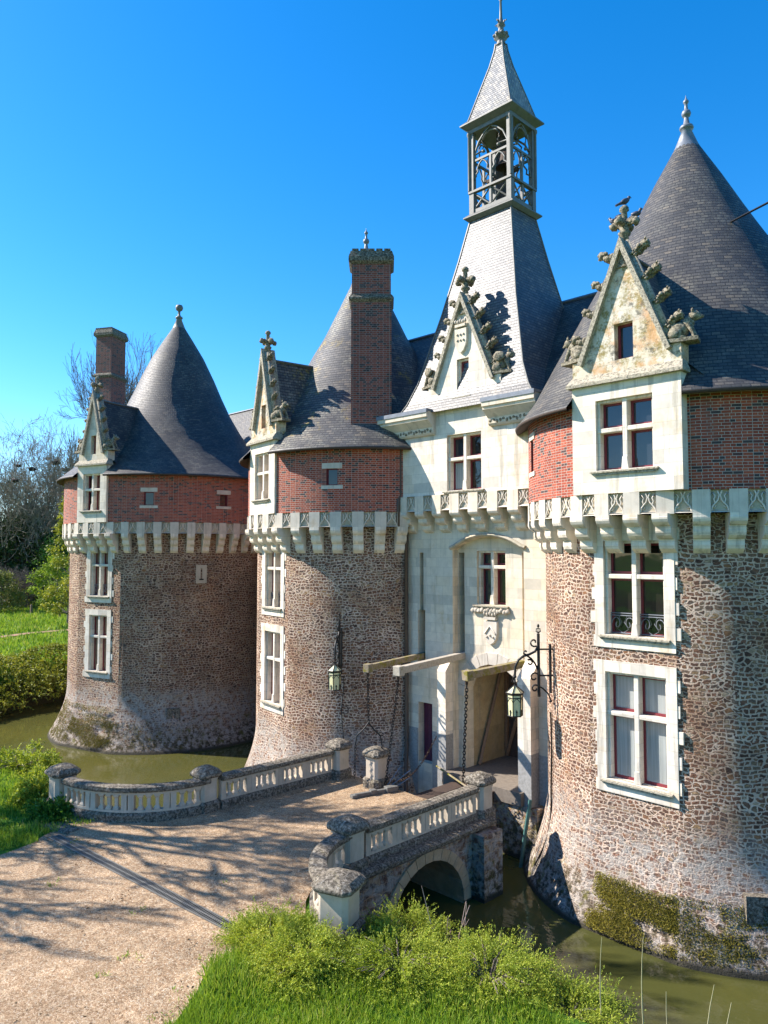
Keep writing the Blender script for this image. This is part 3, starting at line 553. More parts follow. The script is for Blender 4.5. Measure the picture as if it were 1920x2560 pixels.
def window(parent, cx, y, w, z0, z1, zt, depth=0.34, cols=2, panes='glass', rail=False, mull=0.13, stone='ashlar', sill=True, fr=0.055, name='window'):
    """mullioned cross window set in an opening: stone mullion and transom, one red casement and pane per light"""
    x0 = cx - w / 2; m = MB(); my0, my1 = y + 0.07, y + depth - 0.02
    if cols == 2:
        m.box(cx - mull / 2, cx + mull / 2, my0, my1, z0, z1)
        m.prism([(cx - mull * .75, z0), (cx + mull * .75, z0), (cx + mull / 2, z0 + 0.32), (cx - mull / 2, z0 + 0.32)], my0 - 0.035, my0 + 0.03)
    if zt:
        for a, b in ([(x0, cx - mull / 2), (cx + mull / 2, x0 + w)] if cols == 2 else [(x0, x0 + w)]): m.box(a, b, my0 + 0.003, my1 - 0.003, zt - mull * 0.45, zt + mull * 0.45)
    for s in (-1, 1):                                   # moulded jambs just inside the opening
        xx = cx + s * (w / 2 - 0.035); m.box(xx - 0.034, xx + 0.034, y + 0.10, my1, z0, z1)
    m.box(x0 + 0.07, x0 + w - 0.07, y + 0.10, my1, z1 - 0.07, z1 - 0.001)
    wn = m.build(name, stone, parent, merge=True, bevel=0.018)
    xs = [(x0 + 0.07, cx - mull / 2), (cx + mull / 2, x0 + w - 0.07)] if cols == 2 else [(x0 + 0.07, x0 + w - 0.07)]
    zs = [(z0, zt - mull * 0.45), (zt + mull * 0.45, z1 - 0.07)] if zt else [(z0, z1 - 0.07)]
    pn = panes if isinstance(panes, (list, tuple)) else [panes] * (len(xs) * len(zs)); k = 0; Y0 = y + depth - 0.075; Y1 = y + depth - 0.015
    for c, d in zs:
        for a, b in xs:
            f = MB(); f.box(a, a + fr, Y0, Y1, c, d); f.box(b - fr, b, Y0, Y1, c, d); f.box(a + fr, b - fr, Y0, Y1, c, c + fr * 1.3); f.box(a + fr, b - fr, Y0, Y1, d - fr, d)
            f.build('casement', 'redwood', wn)
            g = MB(); g.face([(a + fr, Y0 + 0.035, c + fr), (b - fr, Y0 + 0.035, c + fr), (b - fr, Y0 + 0.035, d - fr), (a + fr, Y0 + 0.035, d - fr)]); g.build('pane', pn[k % len(pn)], wn); k += 1
            if rail and c == z0:
                r = MB(); rz0, rz1 = c + 0.04, c + 0.55; yy = y + depth - 0.13; hw = (b - a) / 2; mc = (a + b) / 2
                for z in (rz0, rz1 - 0.06, rz1): r.tube([(a, yy, z), (b, yy, z)], 0.015, 5)
                r.tube([(a + .02, yy, rz0), (a + .02, yy, rz1)], 0.010, 5); r.tube([(b - .02, yy, rz0), (b - .02, yy, rz1)], 0.010, 5)
                for s in (-1, 1):
                    sp = [(mc + s * hw * (0.5 + 0.42 * (1 - t) * math.cos(7.5 * t)), yy, rz0 + 0.24 + 0.19 * (1 - t * 0.8) * math.sin(7.5 * t)) for t in np.linspace(0, 1, 18)]; r.tube(sp, 0.013, 5)
                    r.tube([(mc + s * 0.0, yy, rz0), (mc + s * hw * .45, yy, rz0 + .1), (mc + s * hw * .1, yy, rz0 + .28), (mc + s * hw * .35, yy, rz1 - .06)], 0.009, 5)
                r.build('balcony_railing', 'lead', wn)  # iron bars; the paler lead colour paints sunlight onto them
    if sill:
        s_ = MB(); s_.face([(x0 - 0.14, y - 0.10, z0 - 0.03), (x0 + w + 0.14, y - 0.10, z0 - 0.03), (x0 + w + 0.10, y + 0.16, z0 + 0.012), (x0 - 0.10, y + 0.16, z0 + 0.012)])
        s_.prism([(x0 - 0.14, z0 - 0.07), (x0 + w + 0.14, z0 - 0.07), (x0 + w + 0.14, z0 - 0.03), (x0 - 0.14, z0 - 0.03)], y - 0.10, y + 0.02)
        s_.prism([(x0 - 0.06, z0 - 0.13), (x0 + w + 0.06, z0 - 0.13), (x0 + w + 0.12, z0 - 0.07), (x0 - 0.12, z0 - 0.07)], y - 0.06, y + 0.02)
        s_.build('sill', 'coping', wn)
    return wn

def gable(parent, cx, y, hw, zb, za, thick=0.42, ncr=4, fs=1.0, mat='ashlar_lichen', win=None, beasts=True, side_top=0.45, pane='glass', wingy=False, cs=1.0, finial_h=1.0):
    """steep stone gable: wall with window, raking copings, crockets, beasts on kneelers, cross-flower finial"""
    zk = zb + side_top; hk = hw - 0.30
    g = MB(); yf = y
    holes = [win + ('',)] if win else []
    # wall in horizontal strips so the window opening is real
    if win:
        wx0, wx1, wz0, wz1 = win
        hx = lambda z: hw if z <= zk else hk * (za - z) / (za - zk)
        zs = sorted({zb, zk, wz0, wz1, za - 0.02})
        for a, b in zip(zs, zs[1:]):
            xa, xb = (hw if a < zk else hx(a + 1e-6)), (hw if b <= zk else hx(b))
            if wz0 <= a and b <= wz1:
                g.face([(cx - xa, yf, a), (wx0, yf, a), (wx0, yf, b), (cx - xb, yf, b)]); g.face([(wx1, yf, a), (cx + xa, yf, a), (cx + xb, yf, b), (wx1, yf, b)])
            else:
                g.face([(cx - xa, yf, a), (cx + xa, yf, a), (cx + xb, yf, b), (cx - xb, yf, b)])
        D = yf + 0.28
        g.face([(wx0, yf, wz0), (wx0, yf, wz1), (wx0, D, wz1), (wx0, D, wz0)]); g.face([(wx1, D, wz0), (wx1, D, wz1), (wx1, yf, wz1), (wx1, yf, wz0)])
        g.face([(wx0, yf, wz1), (wx1, yf, wz1), (wx1, D, wz1), (wx0, D, wz1)]); g.face([(wx0, D, wz0), (wx1, D, wz0), (wx1, yf, wz0), (wx0, yf, wz0)])
    Yb = yf + thick
    g.face([(cx + hw, Yb, zb), (cx - hw, Yb, zb), (cx - hw, Yb, zk), (cx - hk, Yb, zk), (cx, Yb, za), (cx + hk, Yb, zk), (cx + hw, Yb, zk)])
    for s in (-1, 1):
        q = [(cx + s * hw, yf, zb), (cx + s * hw, Yb, zb), (cx + s * hw, Yb, zk), (cx + s * hw, yf, zk)]; g.face(q if s > 0 else q[::-1])
    go = g.build('gable', mat, parent)
    sl = math.atan2(za - zk, hk); L = math.hypot(za - zk, hk)
    c = MB()
    for s in (-1, 1):
        nx_, nz_ = s * math.sin(sl), math.cos(sl); tx, tz = -s * math.cos(sl), math.sin(sl); p0 = Vector((cx + s * hk, 0, zk))
        def pt(a, b): return (p0.x + tx * a + nx_ * b, p0.z + tz * a + nz_ * b)
        ea = lambda b: (cx - p0.x - nx_ * b) / tx
        poly = [pt(-0.12, -0.07), pt(ea(-0.07), -0.07), pt(ea(0.05), 0.05), pt(-0.12, 0.05)]
        if s < 0: poly = poly[::-1]
        c.prism(poly if s > 0 else poly, yf - 0.14, Yb + 0.04)
        c.tube([(pt(-0.1, 0.07)[0], yf + 0.10, pt(-0.1, 0.07)[1]), (pt(L, 0.07)[0], yf + 0.10, pt(L, 0.07)[1])], 0.10, 8)
    c.build('coping', 'coping', go, merge=True)
    for s in (-1, 1):
        for k in range(ncr):
            a = L * (k + 0.62) / (ncr + 0.25)
            x = cx + s * (hk - a * math.cos(sl)) + s * 0.08; z = zk + a * math.sin(sl) + 0.04
            o = dup(CROCKET, go, (x, yf + 0.10, z), (0, -0.18 - 0.1 * random.random(), 0 if s > 0 else PI), (cs * random.uniform(.9, 1.05),) * 3)
        if beasts:
            b = beast_bm(11 if s > 0 else 40, wingy)
            o = b.build('carved_beast', 'crocket', go, (cx + s * (hw - 0.10), yf + 0.16, zk + 0.07)); o.rotation_euler = (0, 0, (0.25 if s > 0 else PI - 0.25)); o.scale = (1.0,) * 3
    f = MB(); finial(f, 0, fs); f.build('finial', 'crocket', go, (cx, yf + 0.16, za - 0.02))
    if win:
        ww = MB(); wx0, wx1, wz0, wz1 = win
        for a, b, c_, d in ((wx0, wx0 + .06, wz0, wz1), (wx1 - .06, wx1, wz0, wz1), (wx0 + .06, wx1 - .06, wz0, wz0 + .07), (wx0 + .06, wx1 - .06, wz1 - .06, wz1)): ww.box(a, b, yf + .20, yf + .26, c_, d)
        wo_ = ww.build('window', 'redwood', parent)
        p = MB(); p.face([(wx0 + .05, yf + .235, wz0 + .05), (wx1 - .05, yf + .235, wz0 + .05), (wx1 - .05, yf + .235, wz1 - .05), (wx0 + .05, yf + .235, wz1 - .05)]); p.build('pane', pane, wo_)
    return go

def polar_wall(m, Rz, zs, n, holes=(), chord=None, mat=0, cut=None, uoff=0.0, a0=-PI / 2, umul=None):
    """round wall; chord = half angle flattened about local -Y; cut(a, z) drops faces; angles measured from -Y"""
    A = list(np.linspace(-PI, PI, n + 1))
    for h in holes: A += [h[0], h[1]]
    if chord: A += [-chord, chord]
    A = sorted(set(round(a, 5) for a in A)); Z = sorted(set(list(zs) + [h[2] for h in holes] + [h[3] for h in holes]))
    ur = Rz(Z[-1])
    def P(a, z):
        R = Rz(z)
        if chord and abs(a) <= chord + 1e-4: return (R * math.sin(chord) * a / chord, -R * math.cos(chord), z)
        return (R * math.sin(a), -R * math.cos(a), z)
    rows = [[P(a, z) for a in A] for z in Z]; L = 0; vv = []
    for k, z in enumerate(Z):
        if k: L += math.hypot(Z[k] - Z[k - 1], Rz(Z[k]) - Rz(Z[k - 1]))
        vv.append(L)
    uvs = [[(a * ur + uoff, v) for a in A] for v in vv]
    def skip(r, c):
        za = (Z[r] + Z[r + 1]) / 2; aa = (A[c] + A[c + 1]) / 2
        return any(h[0] < aa < h[1] and h[2] < za < h[3] for h in holes) or (cut and cut(aa, za))
    m.grid(rows, uvs, mat, True, skip)

def round_tower(name, label, c, az, Rs, Rb, Rw, bay_x, bay_hw, apex, ncorb, far=False, slate='slate', slits=(), brick='brick', bay_front=None, lower_w=1.6, bay_w=1.5, rail=True, panes=None,
                gz=17.25, ncr=4, prof_=None, chord_deg=15.6, z_ws=(3.62, 6.35, 7.3, 9.72)):
    t = thing(name, label, 'tower', (c[0], c[1], 0), az + PI / 2)
    rub = 'rubble_far' if far else 'rubble'
    ch = rad(chord_deg); ych = -Rs * math.cos(ch); xch = Rs * math.sin(ch)
    def Rz(z):
        if z >= 2.4: return Rs
        k = (2.4 - z) / 2.4; return Rs + (Rw - Rs) * k ** 1.7
    a_, b_, c_, d_ = z_ws
    W = MB(); zs = [-1.2, -0.6, 0, 0.3, 0.6, 0.9, 1.2, 1.5, 1.8, 2.1, 2.4, 10.35]
    wbx = bay_x * 0.4; hwid = lower_w / 2; ph = min(hwid + 0.26, xch - 0.03)
    polar_wall(W, Rz, zs, 72, (), ch, 0, cut=lambda a, z: abs(a) < ch and z > 2.4)
    W.panel(-xch, xch, 2.4, 10.35, ych, [(wbx - ph, wbx + ph, a_ - 0.33, b_ + 0.28), (wbx - ph, wbx + ph, c_ - 0.33, 10.34)], 0.05)
    wall = W.build('stone_wall', rub, t)
    # dressed stone window bays of the shaft, with toothed quoins
    for (z0, z1, zt, rl) in ((a_, b_, a_ + (b_ - a_) * 0.61, False), (c_, d_, c_ + (d_ - c_) * 0.62, rail)):
        q = MB(); zb, ztop = z0 - 0.33, (z1 + 0.28 if z1 < 8 else 10.34)
        yp = ych - 0.035
        q.panel(wbx - ph, wbx + ph, zb, ztop, yp, [(wbx - hwid, wbx + hwid, z0, z1)], 0.34)
        q.box(wbx - ph, wbx + ph, yp, yp + 0.12, zb, ztop, faces='xXzZ')
        n = int((ztop - zb) / 0.30); hh = (ztop - zb) / n
        for k in range(n):
            for s in (-1, 1):
                if (k + (s > 0)) % 2 == 0:
                    x1 = ph + random.uniform(0.05, 0.14); xa, xb = (wbx + ph, wbx + x1) if s > 0 else (wbx - x1, wbx - ph)
                    q.box(xa, xb, yp + 0.018, yp + 0.30, zb + k * hh + 0.004, zb + (k + 1) * hh - 0.004, faces='xXyzZ')
        q.build('window_surround', 'ashlar', t)
        window(t, wbx, yp, lower_w, z0, z1, zt, 0.36, 2, (panes or {}).get('mid' if z1 > 8 else 'low', 'glass_curtain'), rl)
    # corbel table
    dep = Rb + 0.03 - Rs; CB = corbel_mesh(dep, 0.95, 0.35 if far else 0.38, 'ashlar')
    step = 2 * PI / ncorb; yb = -(bay_front or Rb + 0.03)
    fr = MB(); Ro = Rb + 0.03; bayang = math.asin(bay_hw / Ro); kk = 0
    for k in range(ncorb):
        a = (k + 0.5) * step - PI
        if abs(a) > 2.6: continue
        x, y = Ro * math.sin(a), -Ro * math.cos(a)
        o = dup(CB, t, (Rs * math.sin(a), -Rs * math.cos(a), 10.35), (0, 0, a))
        if abs(a) < ch:
            o.location = (Rs * math.sin(ch) * a / ch, ych, 10.35); o.rotation_euler = (0, 0, a * 0.3); o.scale = (1, (Ro - Rs * math.cos(ch)) / dep * 0.99, 1)
        # frieze block over the corbel
        fr.T = Matrix.Translation((x, y, 0)) @ Matrix.Rotation(a, 4, 'Z'); bw_ = (step * Ro - 0.40) / 2
        fr.box(-bw_, bw_, 0, 0.16, 10.34, 10.90, faces='xXyz'); fr.T = None
        am = a + step / 2; dup(TRACERY, t, (Ro * math.sin(am), -Ro * math.cos(am), 10.36), (0, 0, am))
    polar_wall(fr, lambda z: Ro - 0.10, [10.42, 10.90], 72)                         # backing ring
    fr.grid([[((R_) * math.sin(a), -(R_) * math.cos(a), 10.40) for a in np.linspace(-PI, PI, 73)] for R_ in (Rs - 0.05, Ro - 0.01)], [[(a * 5, r) for a in np.linspace(-PI, PI, 73)] for r in (0, 0.5)], 0, False)
    fr.grid([[((R_) * math.sin(a), -(R_) * math.cos(a), 10.90) for a in np.linspace(-PI, PI, 73)] for R_ in (Ro + 0.0, Rb - 0.1)], [[(a * 5, r) for a in np.linspace(-PI, PI, 73)] for r in (0, 0.2)], 0, False)
    fr.build('corbel_frieze', 'carved', t)
    # brick storey
    B = MB(); hol = [(s[0] - s[2] / 2 / Rb, s[0] + s[2] / 2 / Rb, s[1] - s[3] / 2, s[1] + s[3] / 2) for s in slits]
    ba0, ba1 = math.asin((bay_x - bay_hw + 0.12) / Rb), math.asin((bay_x + bay_hw - 0.12) / Rb)
    polar_wall(B, lambda z: Rb, [10.88, 13.35], 96, hol + [(ba0, ba1, 10.88, 13.35)])
    bo = B.build('brick_wall', brick, t)
    for s in slits:
        for nm, z0, z1, ex in (('lintel', s[1] + s[3] / 2, s[1] + s[3] / 2 + 0.20, 0.17), ('sill', s[1] - s[3] / 2 - 0.13, s[1] - s[3] / 2, 0.20)):
            l = MB(); l.T = Matrix.Rotation(s[0], 4, 'Z'); l.box(-s[2] / 2 - ex, s[2] / 2 + ex, -Rb - 0.02, -Rb + 0.25, z0, z1); l.build(nm, 'carved', t)
        l = MB(); l.T = Matrix.Rotation(s[0], 4, 'Z'); h2, v2 = s[2] / 2, s[3] / 2; Y0 = -Rb + 0.14
        for a1, b1, c1, d1 in ((-h2, -h2 + .04, -v2, v2), (h2 - .04, h2, -v2, v2), (-h2 + .04, h2 - .04, -v2, -v2 + .04), (-h2 + .04, h2 - .04, v2 - .04, v2)): l.box(a1, b1, Y0 - .03, Y0 + .03, s[1] + c1, s[1] + d1)
        l.face([(-h2, -Rb + .01, s[1] - v2), (-h2, -Rb + .01, s[1] + v2), (-h2, Y0, s[1] + v2), (-h2, Y0, s[1] - v2)]); l.face([(h2, Y0, s[1] - v2), (h2, Y0, s[1] + v2), (h2, -Rb + .01, s[1] + v2), (h2, -Rb + .01, s[1] - v2)])
        wn = l.build('small_window', 'redwood', t)
        l = MB(); l.T = Matrix.Rotation(s[0], 4, 'Z'); l.face([(-h2, Y0, s[1] - v2), (h2, Y0, s[1] - v2), (h2, Y0, s[1] + v2), (-h2, Y0, s[1] + v2)]); l.build('pane', s[4] if len(s) > 4 else 'glass', wn)
    # limestone window bay breaking through the brick
    bx0, bx1 = bay_x - bay_hw, bay_x + bay_hw
    y1 = -math.sqrt(max(Rb * Rb - (abs(bay_x) + bay_hw) ** 2, 0)) + 0.3
    q = MB(); wz0, wz1 = 11.5, 13.3; ww = bay_w / 2; wcx = bay_x - 0.02
    q.panel(bx0, bx1, 10.905, 13.74, yb, [(wcx - ww, wcx + ww, wz0, wz1)], 0.34); q.box(bx0, bx1, yb, y1, 10.905, 13.74, faces='xXz')
    q.build('dormer_bay', 'ashlar', t)
    window(t, wcx, yb, bay_w, wz0, wz1, wz0 + 1.02, 0.36, 2, (panes or {}).get('bay', 'glass'), False)
    l = MB(); l.face([(bx0 - .1, yb - 0.14, 13.78), (bx1 + .1, yb - 0.14, 13.78), (bx1 + .02, yb + 0.06, 14.0), (bx0 - .02, yb + 0.06, 14.0)])
    l.prism([(bx0 - .1, 13.70), (bx1 + .1, 13.70), (bx1 + .1, 13.78), (bx0 - .1, 13.78)], yb - 0.14, yb + 0.3)
    for s, xx in ((-1, bx0), (1, bx1)): q2 = [(xx + s * .1, yb - .14, 13.78), (xx + s * .1, yb + .3, 13.78), (xx + s * .02, yb + .3, 14.0), (xx + s * .02, yb + .06, 14.0)]; l.face(q2 if s > 0 else q2[::-1])
    l.build('drip_course', 'coping', t)
    gw = 0.25 * bay_hw / 1.45
    gable(t, bay_x, yb + 0.05, bay_hw, 13.95, gz, win=(bay_x - gw, bay_x + gw, 14.28, 15.2), ncr=ncr, mat='ashlar_lichen' if not far else 'ashlar_old', pane='glass' if not far else 'shutter', fs=0.86 if bay_hw > 1.2 else 0.8, cs=1.0 if bay_hw > 1.2 else 0.8)
    # roof: bell-cast slate cone and the dormer's saddle roof
    za = apex; prof = [(Rb + 0.40, 13.20), (Rb + 0.15, 13.48), (Rb - 0.22, 13.98), (Rb - 0.68, 14.70)]
    r0, z0 = prof[-1]; rt, zt_ = 0.30, za
    for k in range(1, 11):
        f = k / 10; prof.append((r0 + (rt - r0) * f + 0.16 * math.sin(f * PI), z0 + (zt_ - z0) * f))
    if prof_: prof = prof_
    R_ = MB(); rh = 0.115 if slate != 'slate_lichen' else 0.125; L = 0; n = 96; ip = 0
    dense = [prof[0]]; br0, br1 = math.asin((bay_x - bay_hw - .01) / (Rb + .3)), math.asin((bay_x + bay_hw + .01) / (Rb + .3)); Au = np.array(sorted(list(np.linspace(-PI, PI, n + 1)) + [br0, br1]))
    for p, q in zip(prof, prof[1:]):
        m_ = 3
        for k in range(1, m_ + 1): dense.append((p[0] + (q[0] - p[0]) * k / m_, p[1] + (q[1] - p[1]) * k / m_))
    for p, q in zip(dense, dense[1:]):
        d = math.dist(p, q); rm = (p[0] + q[0]) / 2
        um = max(1, round(2 * PI * rm / 0.46)) * 0.46 / (2 * PI)
        A = np.array(sorted(list(np.linspace(-PI, PI, n + 1)) + [br0, br1])); inb = (p[1] + q[1]) / 2 < 14.05
        R_.grid([[(r * math.sin(a), -r * math.cos(a), z) for a in A] for r, z in (p, q)], [[(a * um + 0.07 * ip, L + dd) for a in A] for dd in (0, d)], 0, True, skip=lambda r_, c_: inb and br0 < (A[c_] + A[c_ + 1]) / 2 < br1); L += d; ip += 1
    R_.grid([[(r * math.sin(a), -r * math.cos(a), z) for a in Au] for r, z in ((Rb - 0.1, 13.3), (Rb + 0.36, 13.12), (Rb + 0.40, 13.20))], [[(a, b) for a in Au] for b in (0, 1, 1.05)], 1, True, skip=lambda r_, c_: br0 < (Au[c_] + Au[c_ + 1]) / 2 < br1)
    ro = R_.build('roof', [slate, 'wood_dark'], t, merge=True)
    D = MB(); hk = bay_hw - 0.16; e0 = (hk, 13.95); yb_, ye = yb + 0.40, -1.3; rt_ = gz - 0.25; fl = hk + 0.55
    for s in (-1, 1):
        for (x0, za_, x1, zb_) in ((0, rt_, s * hk * 0.80, 14.75), (s * hk * 0.80, 14.75, s * hk * 1.02, 14.10), (s * hk * 1.02, 14.10, s * fl, 13.60)):
            q = [(bay_x + x1, yb_, zb_), (bay_x + x0, yb_, za_), (bay_x + x0, ye, za_), (bay_x + x1, ye, zb_)]
            if s > 0: q = q[::-1]
            q = [q[2], q[3], q[0], q[1]] if s > 0 else q
            D.face(q)
    D.tube([(bay_x, yb_, rt_ + 0.02), (bay_x, ye, rt_ + 0.02)], 0.06, 6, m=1)
    D.build('dormer_roof', [slate, 'lead_dark'], t)
    f = MB(); za2 = za
    f.lathe([(0.42, za2 - 0.22), (0.33, za2 - 0.03), (0.14, za2 + 0.46), (0.19, za2 + 0.49), (0.21, za2 + 0.54), (0.18, za2 + 0.60), (0.10, za2 + 0.63)] + (
        [(0.065, za2 + 0.86), (0.06, za2 + 0.88), (0.115, za2 + 0.91), (0.14, za2 + 0.99), (0.115, za2 + 1.07), (0.055, za2 + 1.10), (0.045, za2 + 1.30), (0.075, za2 + 1.33), (0.085, za2 + 1.38), (0.045, za2 + 1.43), (0.015, za2 + 1.5), (0, za2 + 1.6)]
        if not far else [(0.065, za2 + 0.75), (0.07, za2 + 0.92), (0.17, za2 + 0.98), (0.22, za2 + 1.12), (0.17, za2 + 1.26), (0.0, za2 + 1.33)]), 20)
    f.build('roof_finial', 'lead' if not far else 'lead_dark', t)
    return t

CR = (-8.95, 22.0); CC = (-22.9, 21.8); CL = (-37.48, 21.02)
tower_r = round_tower('round_tower', 'big brick and rubble tower nearest the camera with pigeons on its gable', CR, -PI / 2, 4.36, 4.84, 5.13, 0.25, 1.45, 21.8, 38, prof_=[(5.24, 13.2), (5.0, 13.46), (4.64, 13.95), (4.12, 14.9), (3.4, 16.18), (2.6, 17.6), (1.90, 18.85), (1.52, 19.55), (0.97, 20.6), (0.30, 21.8)], slits=[(rad(-44), 12.27, 0.30, 0.95, 'glass_dark')], bay_front=4.84, lower_w=1.62, bay_w=1.52,
                      panes=dict(mid=['glass_dark'] * 4, low=['glass_curtain', 'glass_curtain', 'glass_curtain', 'glass_curtain'], bay='glass'))
tower_c = round_tower('round_tower', 'middle round tower with tall brick chimney rising before its lichened slate cone', CC, rad(-99), 4.55, 4.95, 5.3, 0.0, 1.05, 22.0, 38, prof_=[(5.35, 13.2), (5.08, 13.46), (4.68, 13.92), (4.15, 14.65), (3.45, 15.7), (2.85, 16.7), (2.30, 17.75), (1.80, 18.6), (1.22, 19.8), (.70, 20.9), (.30, 22.0)], slate='slate_lichen', slits=[(rad(41), 12.17, 0.42, 0.62)], bay_front=4.92, lower_w=1.30, bay_w=1.18, ncr=5,
                      panes=dict(mid=['glass_dark', 'glass_dark'], low=['shutter', 'glass_dark'], bay=['shutter']))
tower_l = round_tower('round_tower', 'farthest round tower standing alone in the moat beside the green meadow', CL, rad(-73), 5.42, 5.78, 6.3, 0.0, 1.02, 22.2, 46, prof_=[(6.18, 13.2), (5.85, 13.46), (5.35, 13.9), (4.75, 14.5), (4.1, 15.25), (3.5, 16.1), (2.92, 17.1), (2.45, 18.1), (2.0, 19.15), (1.40, 20.4), (.80, 21.4), (.30, 22.2)], far=True, slits=[(rad(31), 12.03, 0.46, 0.66), (rad(67), 12.03, 0.40, 0.60, 'glass_dark')], brick='brick', bay_front=5.80, lower_w=1.25, bay_w=1.2, ncr=5,
                      panes=dict(mid=['shutter'], low=['shutter'], bay=['glass_dark', 'shutter']))

def chimney(parent, name, cx, cy, rz, wx, wy, z0, z1, brick, zband):
    m = MB(); m.T = Matrix.Translation((cx, cy, 0)) @ Matrix.Rotation(rz, 4, 'Z'); a, b = wx / 2, wy / 2
    m.box(-a, a, -b, b, z0, zband, faces='xXyY'); m.box(-a + .02, a - .02, -b + .02, b - .02, zband + 0.22, z1 - .5, faces='xXyY')
    o = m.build(name, brick, parent)
    k = MB(); k.T = m.T; band = MB(); band.T = m.T; cap_ = k
    for k, z, c0, c1 in ((band, zband, 0.0, 0.09), (cap_, z1 - .52, 0.0, 0.10)):
        k.frust(a + c0, b + c0, z, a + c1, b + c1, z + 0.10); k.box(-a - c1, a + c1, -b - c1, b + c1, z + 0.101, z + 0.16)
    band.frust(a + .09, b + .09, zband + .161, a, b, zband + .30); band.build('chimney_band', 'lichen_stone', o)
    k.box(-a - .10, a + .10, -b - .10, b + .10, z1 - .359, z1 - .27); k.frust(a + .10, b + .10, z1 - .269, a + .02, b + .02, z1 - .02)
    for j in range(5):
        x = -a + (j + .5) * wx / 5; k.box(x - .12, x + .12, -b - .03, b + .03, z1 - .019, z1 + .06)
    k.build('chimney_cap', 'lichen_stone', o)
    return o
chimney(tower_c, 'chimney', 3.41, -2.10, rad(54), 1.5, 1.0, 13.2, 20.72, 'brick_dark', 18.75)

# ------------------------------------------------------------------ gatehouse
gh = thing('gatehouse', 'white limestone gatehouse with steep slate pavilion roof and openwork lantern spire', 'gatehouse', (0, 0, 0))
YU, YL, YR = 19.5, 20.0, 20.3
u = MB()
u.panel(-18.9, -12.6, 10.90, 13.92, YU, [(-16.43, -14.95, 11.54, 13.46)], 0.34); u.face([(-18.9, YU, 10.90), (-18.9, YL + .3, 10.90), (-12.6, YL + .3, 10.90), (-12.6, YU, 10.90)])
u.box(-17.26, -14.14, YU + 0.001, YU + 0.5, 13.92, 15.24, faces='xX')
u.panel(-17.26, -14.14, 13.92, 15.24, YU, [(-15.97, -15.45, 14.74, 15.24, 't')], 0.28)
u.build('upper_wall', 'ashlar', gh)
window(gh, -15.69, YU, 1.48, 11.54, 13.46, 12.62, 0.36, 2, ['glass_curtain', 'glass_dark', 'glass', 'glass_dark'])
go = gable(gh, -15.70, YU + 0.0, 1.56, 15.24, 18.2, win=None, ncr=5, mat='ashlar', beasts=True, side_top=0.001, wingy=True, fs=.9, cs=1.0)
# gable face in strips around the little window
g_ = MB(); hk = 1.26; za, zb = 18.2, 15.24
def ghx(z): return hk * (za - z) / (za - zb)
wz1 = 16.03
g_.face([(-15.70 - 1.56, YU, 15.241), (-15.97, YU, 15.241), (-15.97, YU, wz1), (-15.70 - ghx(wz1), YU, wz1), (-15.70 - hk, YU, 15.242)]); g_.face([(-15.45, YU, 15.241), (-15.70 + 1.56, YU, 15.241), (-15.70 + hk, YU, 15.242), (-15.70 + ghx(wz1), YU, wz1), (-15.45, YU, wz1)])
g_.face([(-15.70 - ghx(wz1), YU, wz1), (-15.70 + ghx(wz1), YU, wz1), (-15.70, YU, za)])
for x, s in ((-15.97, 1), (-15.45, -1)):
    q = [(x, YU, 15.24), (x, YU, wz1), (x, YU + .28, wz1), (x, YU + .28, 15.24)]; g_.face(q if s > 0 else q[::-1])
g_.face([(-15.97, YU, wz1), (-15.45, YU, wz1), (-15.45, YU + .28, wz1), (-15.97, YU + .28, wz1)])
g_.build('gable_face', 'ashlar', gh)
window(gh, -15.71, YU, 0.52, 14.74, wz1, None, 0.26, 1, 'glass', fr=0.05)
def crown_shield(name, x, z, y, w_, h, motif):
    m = MB(); sh = [(-.5, .5), (-.5, 0), (-.42, -.22), (-.25, -.40), (0, -.5), (.25, -.40), (.42, -.22), (.5, 0), (.5, .5)]
    m.prism([(x + a * w_, z + b * h) for a, b in sh], y - 0.10, y + 0.02)
    o = m.build(name, 'carved', gh, merge=True, bevel=0.02)
    c = MB(); zt = z + h * .56
    c.box(x - w_ * .42, x + w_ * .42, y - 0.14, y + .02, zt, zt + .09)
    for k in range(5): c.blob((x + (k - 2) * w_ * .2, y - 0.10, zt + .17 + (.03 if k % 2 == 0 else 0)), 0.07, k, 0.1, 1, 2, (0.8, 0.7, 1.3))
    c.build('stone_crown', 'carved', o)
    d = MB()
    if motif:
        d.tube([(x - w_ * .38, y - 0.105, z - .02), (x, y - 0.105, z + h * .30), (x + w_ * .38, y - 0.105, z - .02)], 0.035, 5)
        for k in range(3): d.blob((x + (k - 1) * w_ * .22, y - 0.11, z - .13 + .06 * (k == 1)), 0.045, k, 0.2, 1)
    else:
        for k in range(6): d.blob((x + ((k % 3) - 1) * w_ * .25, y - 0.10, z + .22 - .2 * (k // 3)), 0.05, k, 0.3, 1)
    d.build('shield_relief', 'carved', o)
    return o
crown_shield('stone_shield', -15.72, 16.62, YU, 0.52, 0.86, False)
